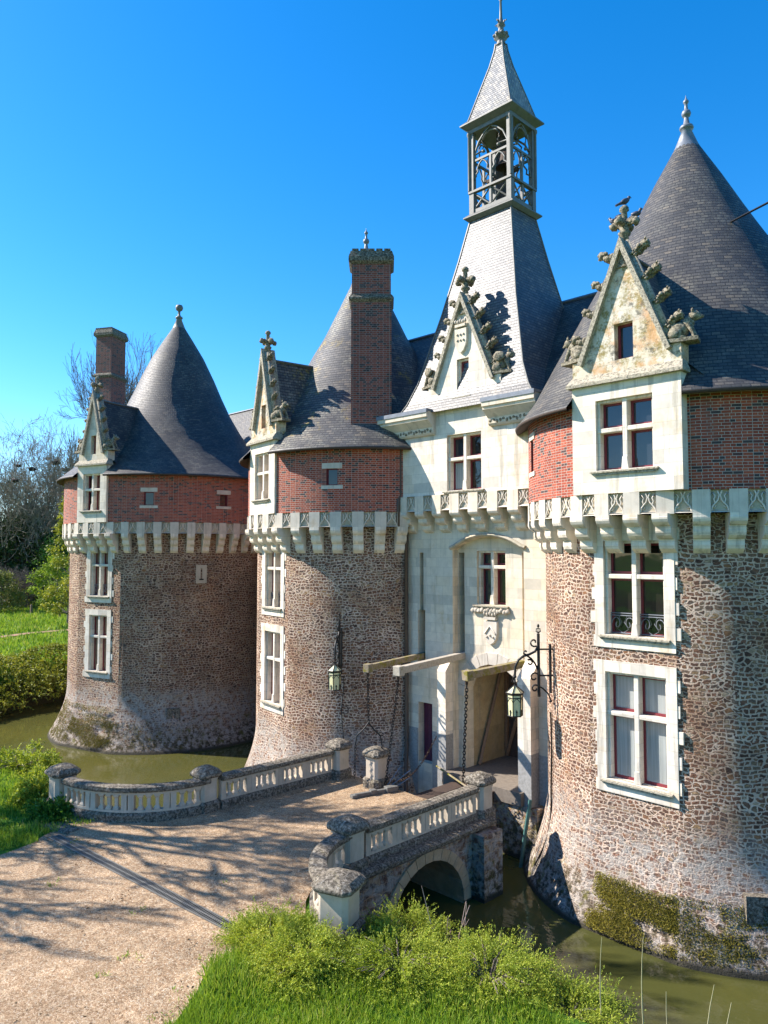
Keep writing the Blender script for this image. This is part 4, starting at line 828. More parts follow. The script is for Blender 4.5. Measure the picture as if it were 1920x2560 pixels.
for x0, x1 in ((-19.75, -16.93), (-14.55, -12.55)):      # cornices either side of the gable
    c = MB(); prof = [(19.42, 13.55), (19.36, 13.62), (19.34, 13.80), (19.30, 13.84), (19.12, 14.00), (19.06, 14.04), (19.06, 14.12), (19.00, 14.14), (19.00, 14.28), (19.06, 14.33), (19.6, 14.40)]
    for a, b in zip(prof, prof[1:]): c.face([(x0, a[0], a[1]), (x1, a[0], a[1]), (x1, b[0], b[1]), (x0, b[0], b[1])])
    for x, s in ((x0, -1), (x1, 1)):
        q = [(x, y, z) for y, z in prof] + [(x, 19.6, 13.55)]; c.face(q if s < 0 else q[::-1])
    c.face([(x0, 19.42, 13.55), (x0, 19.6, 13.55), (x1, 19.6, 13.55), (x1, 19.42, 13.55)])
    co = c.build('cornice', 'carved', gh)
    l = MB()
    for k in range(int((x1 - x0) / 0.13)): l.blob((x0 + .1 + k * .13, 19.36, 13.71 + .03 * math.sin(k * 2.1)), 0.07, k, 0.7, 1, 4, (1, .5, 1))
    l.build('carved_foliage', 'crocket', co)
    e = MB(); e.box(x0 - .02, x1 + .02, 18.97, 19.05, 14.281, 14.335); e.box(x0 - .02, x1 + .02, 18.97, 19.7, 14.336, 14.42); e.build('gutter', 'lead', co)
CB = corbel_mesh(0.6, 0.74, 0.40, 'ashlar'); fz = MB(); n = 7; sp = 0.80
for k in range(n):
    x = -18.45 + k * sp; dup(CB, gh, (x, YL, 10.86), (0, 0, 0)); fz.box(x - 0.205, x + 0.205, YU - 0.10, YU + 0.05, 10.86, 11.42, faces='xXyzZ')
    dup(TRACERY, gh, (x + sp / 2, YU - 0.10, 10.88), (0, 0, 0))
fz.panel(-18.9, -12.6, 10.92, 11.42, YU - 0.012); fz.face([(-18.9, YU - .1, 11.42), (-12.6, YU - .1, 11.42), (-12.6, YU + .05, 11.44), (-18.9, YU + .05, 11.44)]); fz.box(-18.9, -12.6, YU - .1, YL, 10.88, 10.92, faces='z')
fz.build('corbel_frieze', 'carved', gh)
# lower front: postern niche, beam slots, arched recess
SL, SR = -16.62, -13.66
d = MB()
d.panel(-19.3, -12.4, -1.0, 10.91, YL, [(SL, SR, -1.0, 9.98, 'tb'), (-18.24, -17.58, 1.95, 4.06), (-18.25, -17.90, 5.45, 7.35), (-18.16, -17.98, 7.35, 9.42)], 0.42, 0)
f_ = d.arch_fill(SL, SR, 9.52, 9.98, 0.44, YL, 0.3)
for x, s in ((SL, 1), (SR, -1)):
    q = [(x, YL, 9.52), (x, YL, 9.6), (x, YR, 9.6), (x, YR, 9.52)]; d.face(q if s > 0 else q[::-1])
d.build('lower_wall', 'ashlar_old', gh)
d = MB(); GA, GB = -16.32, -13.92; W0, W1 = -15.78, -14.59
d.panel(SL, SR, 1.6, 10.0, YR, [(GA, GB, 1.6, 5.74, 'tb'), (W0, W1, 7.66, 9.48), (SL + .03, SL + .29, 5.85, 9.42), (SR - .27, SR - .03, 5.85, 9.42)], 0.45)
gf = d.arch_fill(GA, GB, 4.75, 5.74, 0.92, YR, 0.45)
d.build('recess_wall', 'ashlar_old', gh)
window(gh, (W0 + W1) / 2, YR, W1 - W0, 7.66, 9.48, 8.93, 0.36, 2, ['glass', 'glass_dark', 'glass', 'glass_dark'], stone='ashlar')
l = MB()
for k in range(12): l.blob((W0 - .12 + k * 0.13, YR - 0.08, 7.44 + .03 * (k % 2)), 0.085, k, 0.6, 2, 3.5, (1, .8, 1))
l.build('carved_sill_frieze', 'carved', gh)
crown_shield('stone_shield', -15.17, 6.72, YR, 0.56, 0.80, True)
hm = MB()                                                 # hood mould over the recess
X = np.linspace(SL - .08, SR + .08, 20); hm.tube([(x, YL - 0.03, f_(min(max(x, SL), SR)) + .06) for x in X], 0.075, 6); hm.build('hood_mould', 'carved_old', gh)
v_ = MB(); xc = (GA + GB) / 2; hw = (GB - GA) / 2; R0 = (hw * hw + .92 ** 2) / (2 * .92); zc = 4.75 + .92 - R0; aa = math.asin(hw / R0)
for k in range(11):
    a0, a1 = -aa * 1.18 + 2 * aa * 1.18 * k / 11 + .006, -aa * 1.18 + 2 * aa * 1.18 * (k + 1) / 11 - .006
    v_.prism([(xc + R0 * math.sin(a0), zc + R0 * math.cos(a0)), (xc + R0 * math.sin(a1), zc + R0 * math.cos(a1)), (xc + (R0 + .40) * math.sin(a1), zc + (R0 + .40) * math.cos(a1)), (xc + (R0 + .40) * math.sin(a0), zc + (R0 + .40) * math.cos(a0))], YR - .045, YR + .2)
v_.build('arch_ring', 'carved', gh, merge=True, bevel=0.008)
for x0, x1, y0, zt in ((-17.02, -16.64, 19.62, 5.35), (-13.64, -13.16, 19.55, 5.5)):
    p = MB(); p.box(x0, x1, y0, YL - .002, 3.2, zt, faces='xXy'); p.face([(x0, y0, zt), (x1, y0, zt), (x1, YL, zt + .45), (x0, YL, zt + .45)]); p.face([(x1, y0, zt), (x1, YL, zt), (x1, YL, zt + .45)]); p.face([(x0, YL, zt), (x0, y0, zt), (x0, YL, zt + .45)])
    p.box(x0, x1, y0, YL - .002, 1.2, 3.2, m=1, faces='xXyz'); p.build('jamb_pier', ['ashlar', 'cement'], gh)
for x0, x1 in ((-19.2, -18.26), (-17.56, -17.03), (-13.15, -12.5)): b_ = MB(); b_.box(x0, x1, YL - .03, YL - .002, -1, 3.12, faces='xXyZ'); b_.build('cement_plinth', 'cement', gh)
p = MB(); p.box(-18.24, -17.58, YL + .30, YL + .36, 1.95, 4.06)
for k in range(4): p.box(-18.20 + k * .16, -18.195 + k * .16 + .14, YL + .285, YL + .2995, 1.98, 4.03)
p.build('postern_door', 'purple', gh)
p = MB(); p.panel(-18.3, -17.85, 5.3, 9.5, YL + .419); p.panel(SL, SL + .32, 5.8, 9.5, YR + .449); p.panel(SR - .3, SR, 5.8, 9.5, YR + .449); p.build('slot_back', 'rubble_far', gh)
# passage behind the arch
p = MB(); y0, y1 = YR + .45, 22.75
p.face([(GA, y0, 1.9), (GA, y1, 1.9), (GA, y1, 5.9), (GA, y0, 5.9)][::-1]); p.face([(GB, y0, 1.9), (GB, y1, 1.9), (GB, y1, 5.9), (GB, y0, 5.9)]); p.face([(GA, y0, 5.75), (GB, y0, 5.75), (GB, y1, 5.75), (GA, y1, 5.75)])
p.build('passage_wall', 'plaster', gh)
p = MB(); p.box(-16.6, -13.42, 19.36, 22.8, 1.62, 2.02); p.build('threshold', 'paving', gh)
p = MB(); p.box(-16.62, -12.9, 19.46, 20.3, -1.2, 1.615); p.build('moat_footing', 'rubble_ochre', gh)
p = MB()
for k in range(10): p.box(GA + .01 + k * .239, GA + .01 + k * .239 + .232, 22.6, 22.68, 2.03, 5.7)
gd = p.build('gate_leaf', 'wood_dark', gh)
p = MB(); 
for x in (GA + .05, -15.2, GB - .15): p.box(x, x + .12, 22.5, 22.599, 2.03, 5.6)
def plank(m, a, b, w_, t): m.tube([a, b], w_ / 2, 4)
plank(p, (GA + .12, 22.53, 2.1), (-15.2, 22.53, 5.2), .16, .1); plank(p, (-15.05, 22.52, 2.5), (GB - .1, 22.52, 4.2), .16, .1); plank(p, (GA + .12, 20.9, 2.05), (GA + .12, 22.4, 5.6), .14, .1)
p.build('brace', 'wood', gd)
# pavilion roof
AX, AY = -15.65, 21.8
rf = MB(); lv = [(2.95, 2.55, 14.30), (2.62, 2.36, 14.75), (2.28, 2.14, 15.5), (1.62, 1.54, 18.05), (1.20, 1.08, 20.05), (0.90, 0.76, 21.62)]; L = 0
for (a, b, z), (a2, b2, z2) in zip(lv, lv[1:]):
    dl = math.hypot(b - b2, z2 - z)
    for s in range(4):
        c0 = [(-a, -b), (a, -b), (a, b), (-a, b)]; c1 = [(-a2, -b2), (a2, -b2), (a2, b2), (-a2, b2)]
        p0, p1, q1, q0 = c0[s], c0[(s + 1) % 4], c1[(s + 1) % 4], c1[s]; k = 0 if s % 2 == 0 else 1; sg = 1 if s < 2 else -1
        rf.face([(AX + p[0], AY + p[1], zz) for p, zz in ((p0, z), (p1, z), (q1, z2), (q0, z2))], [(p0[k], L), (p1[k], L), (q1[k], L + dl), (q0[k], L + dl)])
    L += dl
ro = rf.build('pavilion_roof', 'slate_pale', gh)
h = MB()
for sx, sy in ((-1, -1), (1, -1), (1, 1), (-1, 1)): h.tube([(AX + sx * a, AY + sy * b, z) for a, b, z in lv], 0.035, 5)
h.build('hip_ridge', 'lead_dark', ro)
dr = MB(); 
for s in (-1, 1):
    q = [(-15.7, YU + .4, 18.0), (-15.7, 21.6, 18.0), (-15.7 + s * 1.45, 21.6, 14.9), (-15.7 + s * 1.45, YU + .4, 14.9)]; dr.face(q if s < 0 else q[::-1])
dr.build('dormer_roof', 'slate_pale', gh)
# lantern
lw, ld = 0.93, 0.78
def four(fn, name, mat):
    for k, (W_, D_) in enumerate(((lw, ld), (ld, lw), (lw, ld), (ld, lw))):
        m = MB(); m.T = Matrix.Translation((AX, AY, 0)) @ Matrix.Rotation(k * PI / 2, 4, 'Z'); m.T = m.T @ Matrix.Translation((0, 0, .004 * (k % 2))); fn(m, W_, D_); m.build(name, mat, gh)
m = MB(); m.T = Matrix.Translation((AX, AY, 0)); m.frust(lw + .03, ld + .03, 21.55, lw + .16, ld + .16, 21.66); m.box(-lw - .16, lw + .16, -ld - .16, ld + .16, 21.661, 21.70); m.frust(lw + .16, ld + .16, 21.701, lw + .02, ld + .02, 21.82); m.build('lantern_base', 'lead_dark', gh)
for sx in (-1, 1):
    for sy in (-1, 1):
        m = MB(); m.T = Matrix.Translation((AX + sx * (lw - .10), AY + sy * (ld - .10), 0)); m.box(-.10, .10, -.10, .10, 21.8, 22.62); m.box(-.085, .085, -.085, .085, 22.68, 24.95)
        m.lathe([(.05, 22.7), (.05, 24.75), (.08, 24.8), (.08, 24.9)], 8, (sx * .095, sy * .095)); m.build('lantern_post', 'lead_dark', gh)
def rail_fn(m, W_, D_):
    y = -D_ + .08; m.box(-W_ - .022, W_ + .022, y - .11, y + .05, 22.601, 22.68); m.box(-W_ + .1, W_ - .1, y - .04, y + .04, 21.82, 21.98); m.box(-.045, .045, y - .05, y + .05, 21.98, 22.6)
    for s in (-1, 1):
        a, b = (0.05, W_ - .2); 
        for p, q in (((s * a, 22.0), (s * b, 22.58)), ((s * a, 22.58), (s * b, 22.0))): m.tube([(p[0], y, p[1]), (q[0], y, q[1])], 0.035, 5)
four(rail_fn, 'lantern_railing', 'lead_dark')
def arch_fn(m, W_, D_):
    y = -D_ + .09; hw = W_ - .18; m.box(-hw, hw, y - .035, y + .035, 23.78, 23.86); m.box(-.04, .04, y - .045, y + .045, 22.68, 23.78)
    for s in (-1, 1):                                    # two trefoil-headed lights under the bar
        c = s * hw / 2; r = hw / 2
        for q in (-1, 1):
            m.tube([(c + q * r * .92, y, 23.10), (c + q * r * .92, y, 23.25), (c + q * r * .55, y, 23.36), (c + q * r * .62, y, 23.50), (c + q * r * .35, y, 23.66), (c, y, 23.76)], 0.032, 5)
        m.tube([(s * hw, y, 23.88), (s * hw * .96, y, 24.1), (s * hw * .72, y, 24.48), (s * hw * .35, y, 24.74), (0, y, 24.88)], 0.04, 5)
        m.tube([(s * hw * .95, y, 24.05), (s * hw * .50, y, 24.08), (s * hw * .42, y, 24.25), (s * hw * .52, y, 24.45), (s * hw * .3, y, 24.66), (0, y, 24.72)], 0.032, 5)
        m.blob((s * hw * .45, y, 24.05), 0.07, 3, .4, 1)
four(arch_fn, 'arch_tracery', 'lead_dark')
m = MB(); m.T = Matrix.Translation((AX, AY, 0)); m.box(-.16, .16, -.14, .14, 21.6, 25.0); m.box(-.7, .7, -.06, .06, 23.2, 23.32); m.lathe([(.02, 23.95), (.14, 23.9), (.20, 23.6), (.26, 23.45), (.33, 23.36)], 16, (0.3, -.25)); m.build('bell_frame', 'wood_dark', gh)
m = MB(); m.T = Matrix.Translation((AX, AY, 0)); m.box(-lw - .02, lw + .02, -ld - .02, ld + .02, 24.86, 25.0); m.frust(lw + .03, ld + .03, 25.001, lw + .24, ld + .24, 25.14); m.box(-lw - .24, lw + .24, -ld - .24, ld + .24, 25.141, 25.19); m.build('lantern_cornice', 'lead_dark', gh)
m = MB(); lv = [(lw + .20, ld + .20, 25.191), (lw + .02, ld + .02, 25.36), (.62, .53, 26.45), (.33, .29, 27.4), (.19, .17, 28.0), (.15, .14, 28.28)]; L = 0
for (a, b, z), (a2, b2, z2) in zip(lv, lv[1:]):
    dl = math.hypot(b - b2, z2 - z)
    for s in range(4):
        c0 = [(-a, -b), (a, -b), (a, b), (-a, b)]; c1 = [(-a2, -b2), (a2, -b2), (a2, b2), (-a2, b2)]; p0, p1, q1, q0 = c0[s], c0[(s + 1) % 4], c1[(s + 1) % 4], c1[s]; k = 0 if s % 2 == 0 else 1
        m.face([(AX + p[0], AY + p[1], zz) for p, zz in ((p0, z), (p1, z), (q1, z2), (q0, z2))], [(p0[k], L), (p1[k], L), (q1[k], L + dl), (q0[k], L + dl)])
    L += dl
m.build('spire', 'spire', gh)
h = MB()
for sx, sy in ((-1, -1), (1, -1), (1, 1), (-1, 1)): h.tube([(AX + sx * a, AY + sy * b, z) for a, b, z in lv], 0.03, 5)
h.build('hip_ridge', 'lead_dark', gh)
m = MB(); m.lathe([(.20, 28.2), (.17, 28.28), (.13, 28.45), (.24, 28.5), (.26, 28.62), (.12, 28.7), (.09, 28.95), (.16, 29.0), (.10, 29.1), (.055, 29.3), (.04, 29.95), (.075, 30.0), (.04, 30.06), (.03, 30.6), (.05, 30.64), (.02, 30.7), (.015, 31.6)], 14)
for k in range(8): m.blob((.24 * math.cos(k * PI / 4), .24 * math.sin(k * PI / 4), 28.6), .075, k, .5, 1)
for k in range(4): m.tube([(.08 * math.cos(k * PI / 2), .08 * math.sin(k * PI / 2), 28.95), (.16 * math.cos(k * PI / 2), .16 * math.sin(k * PI / 2), 29.12), (.24 * math.cos(k * PI / 2), .24 * math.sin(k * PI / 2), 29.10)], .035, 5)
m.tube([(0, 0, 30.85), (.2, .2, 31.0), (.42, .42, 30.93)], .03, 5)
m.build('spire_finial', 'lead_dark', gh, (AX, AY, 0))

# ------------------------------------------------------------------ ranges behind
def wing(name, label, x0, x1, yf, zr, ze, yr=23.5, yb=27.5, brick=True, sl='slate', wf=None):
    t = thing(name, label, 'building', ((x0 + x1) / 2, yr, 0)); X0, X1 = x0 - (x0 + x1) / 2, x1 - (x0 + x1) / 2; f = yf - yr; b = yb - yr; g = (wf - yr) if wf else f
    m = MB(); m.box(X0, X1, g, b, -1, 10.9, faces='xXyY'); m.build('stone_wall', 'rubble_far', t)
    m = MB(); m.box(X0, X1, g - .002, b + .002, 10.9, ze, faces='xXyY'); m.build('brick_wall', 'brick_dark', t)
    r = MB(); r.face([(X0, f - .35, ze - .1), (X1, f - .35, ze - .1), (X1, 0, zr), (X0, 0, zr)]); r.face([(X1, b + .35, ze - .1), (X0, b + .35, ze - .1), (X0, 0, zr), (X1, 0, zr)])
    for x in (X0, X1): r.face([(x, f, ze), (x, b, ze), (x, 0, zr)])
    ro = r.build('roof', sl, t); k = MB(); k.tube([(X0, 0, zr + .02), (X1, 0, zr + .02)], .07, 6); k.build('ridge_cap', 'lead', ro); return t
wing('castle_range', 'slate-roofed range joining the gatehouse spire to the nearest tower', -15.4, -8.4, 19.9, 18.55, 13.9, wf=23.0)
wing('castle_range', 'slate roof slope between the tall brick chimney and the gatehouse spire', -23.5, -15.8, 19.9, 18.7, 13.9, wf=23.0)
wing('castle_range', 'dark roofed range set back between the farthest tower and the middle tower', -42.4, -23.6, 24.4, 18.5, 13.4, 27.0, 30, sl='slate')
wr = wing('castle_range', 'roof ridge cut by the edge of the picture beyond the cone of the nearest tower', -8.3, 6, 20.6, 18.85, 13.4)
wc = wing('castle_range', 'low wing with brick chimney rising behind the farthest tower', -48, -42.5, 21.5, 17.2, 13.0, 25.6, 30)
chimney(wc, 'chimney', .35, -5.15, rad(30), 1.15, 1.5, -1, 23.4, 'brick_dark', 20.3)

# ------------------------------------------------------------------ stone bridge
br = thing('stone_bridge', 'old stone bridge with one round arch carrying the gravel drive across the moat', 'bridge', (0, 0, 0))
XE, XW = -12.95, -19.40
for nm, T, flip in (('east', Matrix.Translation((XE, 0, 0)) @ Matrix.Rotation(PI / 2, 4, 'Z'), 1), ('west', Matrix.Translation((XW, 0, 0)) @ Matrix.Rotation(-PI / 2, 4, 'Z'), -1)):
    m = MB(); m.T = T; yc = 14.55 * flip; a, b = sorted((10.2 * flip, 17.2 * flip)); dep = 6.45 if flip > 0 else 0.3
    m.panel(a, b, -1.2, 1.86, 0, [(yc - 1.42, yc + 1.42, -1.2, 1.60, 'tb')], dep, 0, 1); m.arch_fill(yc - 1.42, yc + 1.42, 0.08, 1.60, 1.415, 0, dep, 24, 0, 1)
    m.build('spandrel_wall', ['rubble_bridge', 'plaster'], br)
    v_ = MB(); v_.T = T
    for k in range(15):
        a0, a1 = -PI / 2 + PI * k / 15 + .004, -PI / 2 + PI * (k + 1) / 15 - .004; p = lambda r, t: (yc + r * math.sin(t), 0.08 + r * math.cos(t))
        v_.prism([p(1.41, a0), p(1.41, a1), p(1.70, a1), p(1.70, a0)], -.05, .2)
    v_.build('arch_ring', 'bridge_ashlar', br, merge=True, bevel=.008)
    s_ = MB(); s_.T = T; y0, y1 = sorted((11.6 * flip, 17.2 * flip)); pr = [(0, 1.72), (-.10, 1.78), (-.20, 1.86), (-.22, 1.95), (-.14, 2.0), (0.1, 2.02)]
    for p, q in zip(pr, pr[1:]): s_.face([(y0, p[0], p[1]), (y1, p[0], p[1]), (y1, q[0], q[1]), (y0, q[0], q[1])])
    s_.build('string_course', 'lichen_stone', br)
    b_ = MB(); b_.T = T; y0, y1 = sorted((16.35 * flip, 17.18 * flip)); b_.box(y0, y1, -.42, 0.0, -1.2, 1.75); b_.frust(.1, .1, 0, .1, .1, .01) if False else None
    b_.build('buttress', 'rubble_bridge', br)
m = MB(); m.box(XW, XE, 8.6, 17.2, 1.5, 1.893, faces='ZY'); m.box(XW, XE, 17.19, 17.2, -1.2, 1.5, faces='Y'); m.build('deck', 'rubble_bridge', br)

def sweep(m, path, prof, mi=0):                         # closed profile of (offset to the right, z) along a plan path
    P = [Vector((p[0], p[1])) for p in path]; rows = []; uvs = []; L = 0
    for i, p in enumerate(P):
        t = (P[min(i + 1, len(P) - 1)] - P[max(i - 1, 0)]).normalized(); r = Vector((t.y, -t.x))
        if i: L += (p - P[i - 1]).length
        rows.append([(p.x + r.x * o, p.y + r.y * o, z) for o, z in prof]); uvs.append([(L, k * .2) for k in range(len(prof))])
    for i in range(len(rows) - 1):
        for k in range(len(prof)):
            k2 = (k + 1) % len(prof); m.face([rows[i][k], rows[i][k2], rows[i + 1][k2], rows[i + 1][k]], [(uvs[i][k][0], k * .2), (uvs[i][k][0], k * .2 + .2), (uvs[i + 1][k][0], k * .2 + .2), (uvs[i + 1][k][0], k * .2)], mi)
    m.face(rows[0][::-1], m=mi); m.face(rows[-1], m=mi)
def oct_rows(m, lv, mi=0):                              # chamfered square stack: (half, chamfer, z)
    R = []
    for h, c, z in lv: R.append([(h, -h + c, z), (h, h - c, z), (h - c, h, z), (-h + c, h, z), (-h, h - c, z), (-h, -h + c, z), (-h + c, -h, z), (h - c, -h, z)])
    for a, b in zip(R, R[1:]):
        for k in range(8): m.face([a[k], a[(k + 1) % 8], b[(k + 1) % 8], b[k]], m=mi)
    m.face(R[-1], m=mi); m.face(R[0][::-1], m=mi)
def bal_mesh():
    m = MB()
    oct_rows(m, [(.085, .02, 0), (.085, .02, .05), (.05, .012, .12), (.05, .012, .36), (.085, .02, .43), (.085, .02, .48)])
    o = m.build('baluster', 'pier_stone'); COL.objects.unlink(o); return o
BAL = bal_mesh()
def balustrade(label, path, zt=2.89, side=1, low=1.9, group=4):
    t = thing('balustrade', label, 'balustrade', (path[0][0], path[0][1], 0)); o = Vector((path[0][0], path[0][1]))
    P = [Vector((p[0], p[1])) - o for p in path]
    h = MB(); sweep(h, P, [(-.17, zt - .17), (.17, zt - .17), (.20, zt - .12), (.19, zt - .03), (.10, zt), (-.10, zt), (-.19, zt - .03), (-.20, zt - .12)][::-1]); h.build('handrail', 'lichen_stone', t)
    h = MB(); sweep(h, P, [(-.10, zt - .25), (.10, zt - .25), (.10, zt - .171), (-.10, zt - .171)][::-1]); h.build('top_rail', 'pier_stone', t); h = MB(); sweep(h, P, [(-.10, zt - .73), (.10, zt - .73), (.10, zt - .67), (-.10, zt - .67)][::-1]); h.build('bottom_rail', 'pier_stone', t)
    h = MB(); sweep(h, P, [(-.17, low), (.17, low), (.17, zt - .80), (.10, zt - .731), (-.10, zt - .731), (-.17, zt - .80)][::-1]); h.build('plinth', 'lichen_stone', t)
    seg = [0]
    for a, b in zip(P, P[1:]): seg.append(seg[-1] + (b - a).length)
    L = seg[-1]; ng = max(1, round(L / 1.02)); gl = L / ng
    def at(d):
        for i in range(len(P) - 1):
            if d <= seg[i + 1] + 1e-6: 
                f = (d - seg[i]) / (seg[i + 1] - seg[i]); q = P[i].lerp(P[i + 1], f); tt = P[i + 1] - P[i]; return q, math.atan2(tt.y, tt.x)
        return P[-1], 0
    for g in range(ng):
        for k in range(group + 1):
            d = g * gl + gl * k / (group) * 0.80 + gl * .10; q, a = at(d)
            if k in (0, group):
                w_ = 0.10 * gl
                dm = MB(); dm.T = Matrix.Translation((q.x, q.y, 0)) @ Matrix.Rotation(a, 4, 'Z')
                dm.box(-.06 if k else -.10, .10 if k else .06, -.095, .095, zt - .67, zt - .25); dm.build('panel_post', 'pier_stone', t)
            else: dup(BAL, t, (q.x, q.y, zt - .67), (0, 0, a), (1, 1, .875))
    return t
def pier(label, x, y, s=1.0, rz=0, h=1.28, z0=1.88):
    t = thing('balustrade_pier', label, 'pier', (x, y, z0), rz, 'capped piers of the bridge balustrade')
    m = MB(); oct_rows(m, [(.36 * s, .11 * s, -.35), (.36 * s, .11 * s, .26), (.30 * s, .09 * s, .33)]); m.build('base', 'lichen_stone', t)
    m = MB(); oct_rows(m, [(.275 * s, .08 * s, .331), (.275 * s, .08 * s, h - .36), (.30 * s, .09 * s, h - .345), (.30 * s, .09 * s, h - .301)]); m.build('shaft', 'pier_stone', t)
    m = MB(); oct_rows(m, [(.31 * s, .09 * s, h - .30), (.375 * s, .11 * s, h - .25), (.38 * s, .11 * s, h - .18), (.29 * s, .10 * s, h - .08), (.16 * s, .06 * s, h - .01), (.06 * s, .025 * s, h + .02)]); m.build('cap', 'lichen_stone', t, merge=True, bevel=.02)
    return t
aL = [(-22.4 + 2.85 * math.cos(a) * 1.12, 11.85 + 2.85 * math.sin(a)) for a in np.linspace(0.03, -PI / 2 + .1, 14)]
aR = [(-10.9 + 2.3 * math.cos(a), 12.15 + 2.3 * math.sin(a)) for a in np.linspace(PI - 0.02, 1.5 * PI - .14, 14)]
balustrade('straight stone balustrade on the moat side facing the round towers', [(-19.15, 12.3), (-19.0, 16.45)])
balustrade('straight stone balustrade above the round bridge arch', [(-13.2, 12.5), (-13.2, 16.75)])
balustrade('curved stone balustrade sweeping out beside the far moat water', aL)
balustrade('curved stone balustrade bending round to the shrubs', aR)
pier('stone pier where the far balustrade bends out along the green water', -19.35, 11.95)
pier('stone pier ending the curved balustrade beside the green lawn', -22.5, 9.05, 1.12)
pier('stone pier closing the far balustrade in front of the middle tower', -18.95, 16.8)
pier('lone stone pier standing free at the gap by the chains', -17.35, 17.0, 1.0)
pier('stone pier at the gate end of the balustrade over the arch', -13.25, 17.12, 1.0)
pier('stone pier where the balustrade over the arch bends toward the shrubs', -13.3, 12.1, 1.12)
pier('broad stone pier rising from the shrubs at the end of the curve', -11.2, 9.95, 1.2, rad(20), 1.25)

# ------------------------------------------------------------------ drawbridge, chains, lanterns, small iron things
def put(m, name, mat, label, cat, group=None, **k):
    V = np.array(m.v); c = V.mean(0); c[2] = V[:, 2].min(); m.v = [tuple(p) for p in V - c]
    return tag(m.build(name, mat, None, tuple(c), **k), label, cat, group)
m = MB()
for k in range(8): m.box(-16.0 + k * .2 , -16.0 + k * .2 + .185, 17.22, 19.54, 1.80, 1.87 + .008 * (k % 3))
for y in (17.6, 19.1): m.box(-16.05, -14.38, y, y + .16, 1.62, 1.80)
put(m, 'drawbridge_deck', 'wood_dark', 'dark plank drawbridge deck lying before the gate arch', 'drawbridge')
def beam(label, a, b, mat, w_=.115, h=.11):
    a, b = Vector(a), Vector(b); d = (b - a); L = d.length; m = MB()
    m.T = Matrix.Translation(a) @ d.to_track_quat('X', 'Z').to_matrix().to_4x4(); m.box(-.5, L, -w_, w_, -h, h); m.box(L - .22, L + .03, -w_ - .03, w_ + .03, -h - .05, h + .03); m.T = None
    o = put(m, 'drawbridge_beam', mat, label, 'beam', 'drawbridge beams', merge=True, bevel=.015)
    k = MB(); k.tube([b + Vector((0, .06, -.1)), b + Vector((0, .06, -.28))], .05, 6); c = o.location; k.v = [tuple(Vector(p) - c) for p in k.v]; k.build('chain_hook', 'rust', o)
    return o
beam('slender moss-covered drawbridge beam above the purple postern door', (-18.07, 20.1, 5.72), (-17.45, 16.65, 5.70), 'beam', .085, .095)
beam('pale-topped drawbridge beam sloping out over the left jamb of the gate', (-16.42, 20.2, 5.85), (-16.28, 16.85, 5.72), 'beam_pale')
beam('stout mossy drawbridge beam crossing in front of the gate arch', (-13.80, 20.2, 5.86), (-14.35, 17.85, 5.68), 'beam')
def chain(m, a, b, sag=0.0, link=.13, r=.014):
    a, b = Vector(a), Vector(b); n = max(2, int((b - a).length / (link * .72)))
    for k in range(n):
        p = a.lerp(b, (k + .5) / n) + Vector((0, 0, -sag * math.sin(PI * (k + .5) / n))); d = (b - a).normalized(); s = d.cross(Vector((1, .3, 0))).normalized()
        if k % 2: s = d.cross(s)
        pts = [p + d * (link * .5 * math.cos(t)) + s * (link * .30 * math.sin(t)) for t in np.linspace(0, 2 * PI, 9)]; m.tube(pts, r, 4, cap=False)
m = MB(); chain(m, (-17.45, 16.7, 5.45), (-17.45, 16.75, 3.95)); c_ = Vector((-17.45, 16.75, 3.95))
for s in (-1, 1):
    m.tube([c_, c_ + Vector((s * .12, s * .12, -.22)), c_ + Vector((s * .27, s * .27, -.42)), c_ + Vector((s * .30, s * .30, -.70))], .025, 6); chain(m, c_ + Vector((s * .30, s * .30, -.70)), c_ + Vector((s * .30, s * .34, -1.75)))
put(m, 'lifting_chain', 'iron', 'chain ending in a forked iron yoke above the lone pier', 'chain', 'drawbridge chains')
m = MB(); chain(m, (-16.28, 16.92, 5.42), (-16.92, 16.98, 2.05)); put(m, 'lifting_chain', 'iron', 'slanting chain from the pale beam down to the iron arm on the gravel', 'chain', 'drawbridge chains')
m = MB(); chain(m, (-14.35, 17.92, 5.38), (-15.2, 18.75, 1.95), 0, .15, .017); put(m, 'lifting_chain', 'iron', 'heavy chain hanging from the stout beam in front of the gate arch', 'chain', 'drawbridge chains')
m = MB(); chain(m, (-16.9, 17.2, 2.1), (-17.3, 19.9, 3.0), .45, .10, .011); put(m, 'slack_chain', 'rust', 'thin slack chain sagging from the gravel edge toward the postern door', 'chain')
m = MB(); m.tube([(-16.95, 19.5, 2.12), (-14.2, 18.2, 2.1)], .035, 6); put(m, 'wooden_pole', 'beam', 'thin yellowed pole lying across the gap before the gate', 'pole')
m = MB()
for p in (((-16.92, 16.98, 1.94), (-16.75, 17.5, 2.55)), ((-16.85, 17.0, 1.94), (-16.5, 17.7, 2.45)), ((-16.7, 17.1, 1.94), (-16.3, 17.45, 2.3))): m.tube(p, .022, 5)
put(m, 'iron_rod_bundle', 'lead', 'bundle of leaning grey iron rods at the edge of the gravel', 'iron rods')
m = MB(); m.T = Matrix.Translation((-17.0, 15.7, 1.92)) @ Matrix.Rotation(math.atan2(1.37, .40), 4, 'Z'); m.box(0, 1.42, -.06, .06, 0, .11); m.box(-.10, .08, -.10, .10, 0, .09); m.box(.55, .75, -.09, .09, .0, .15); m.box(1.1, 1.5, -.12, .12, 0, .16); m.T = None
put(m, 'hinge_bar', 'lead_dark', 'flat grey iron hinge arm lying on the gravel by the lone pier', 'iron arm', merge=True, bevel=.01)
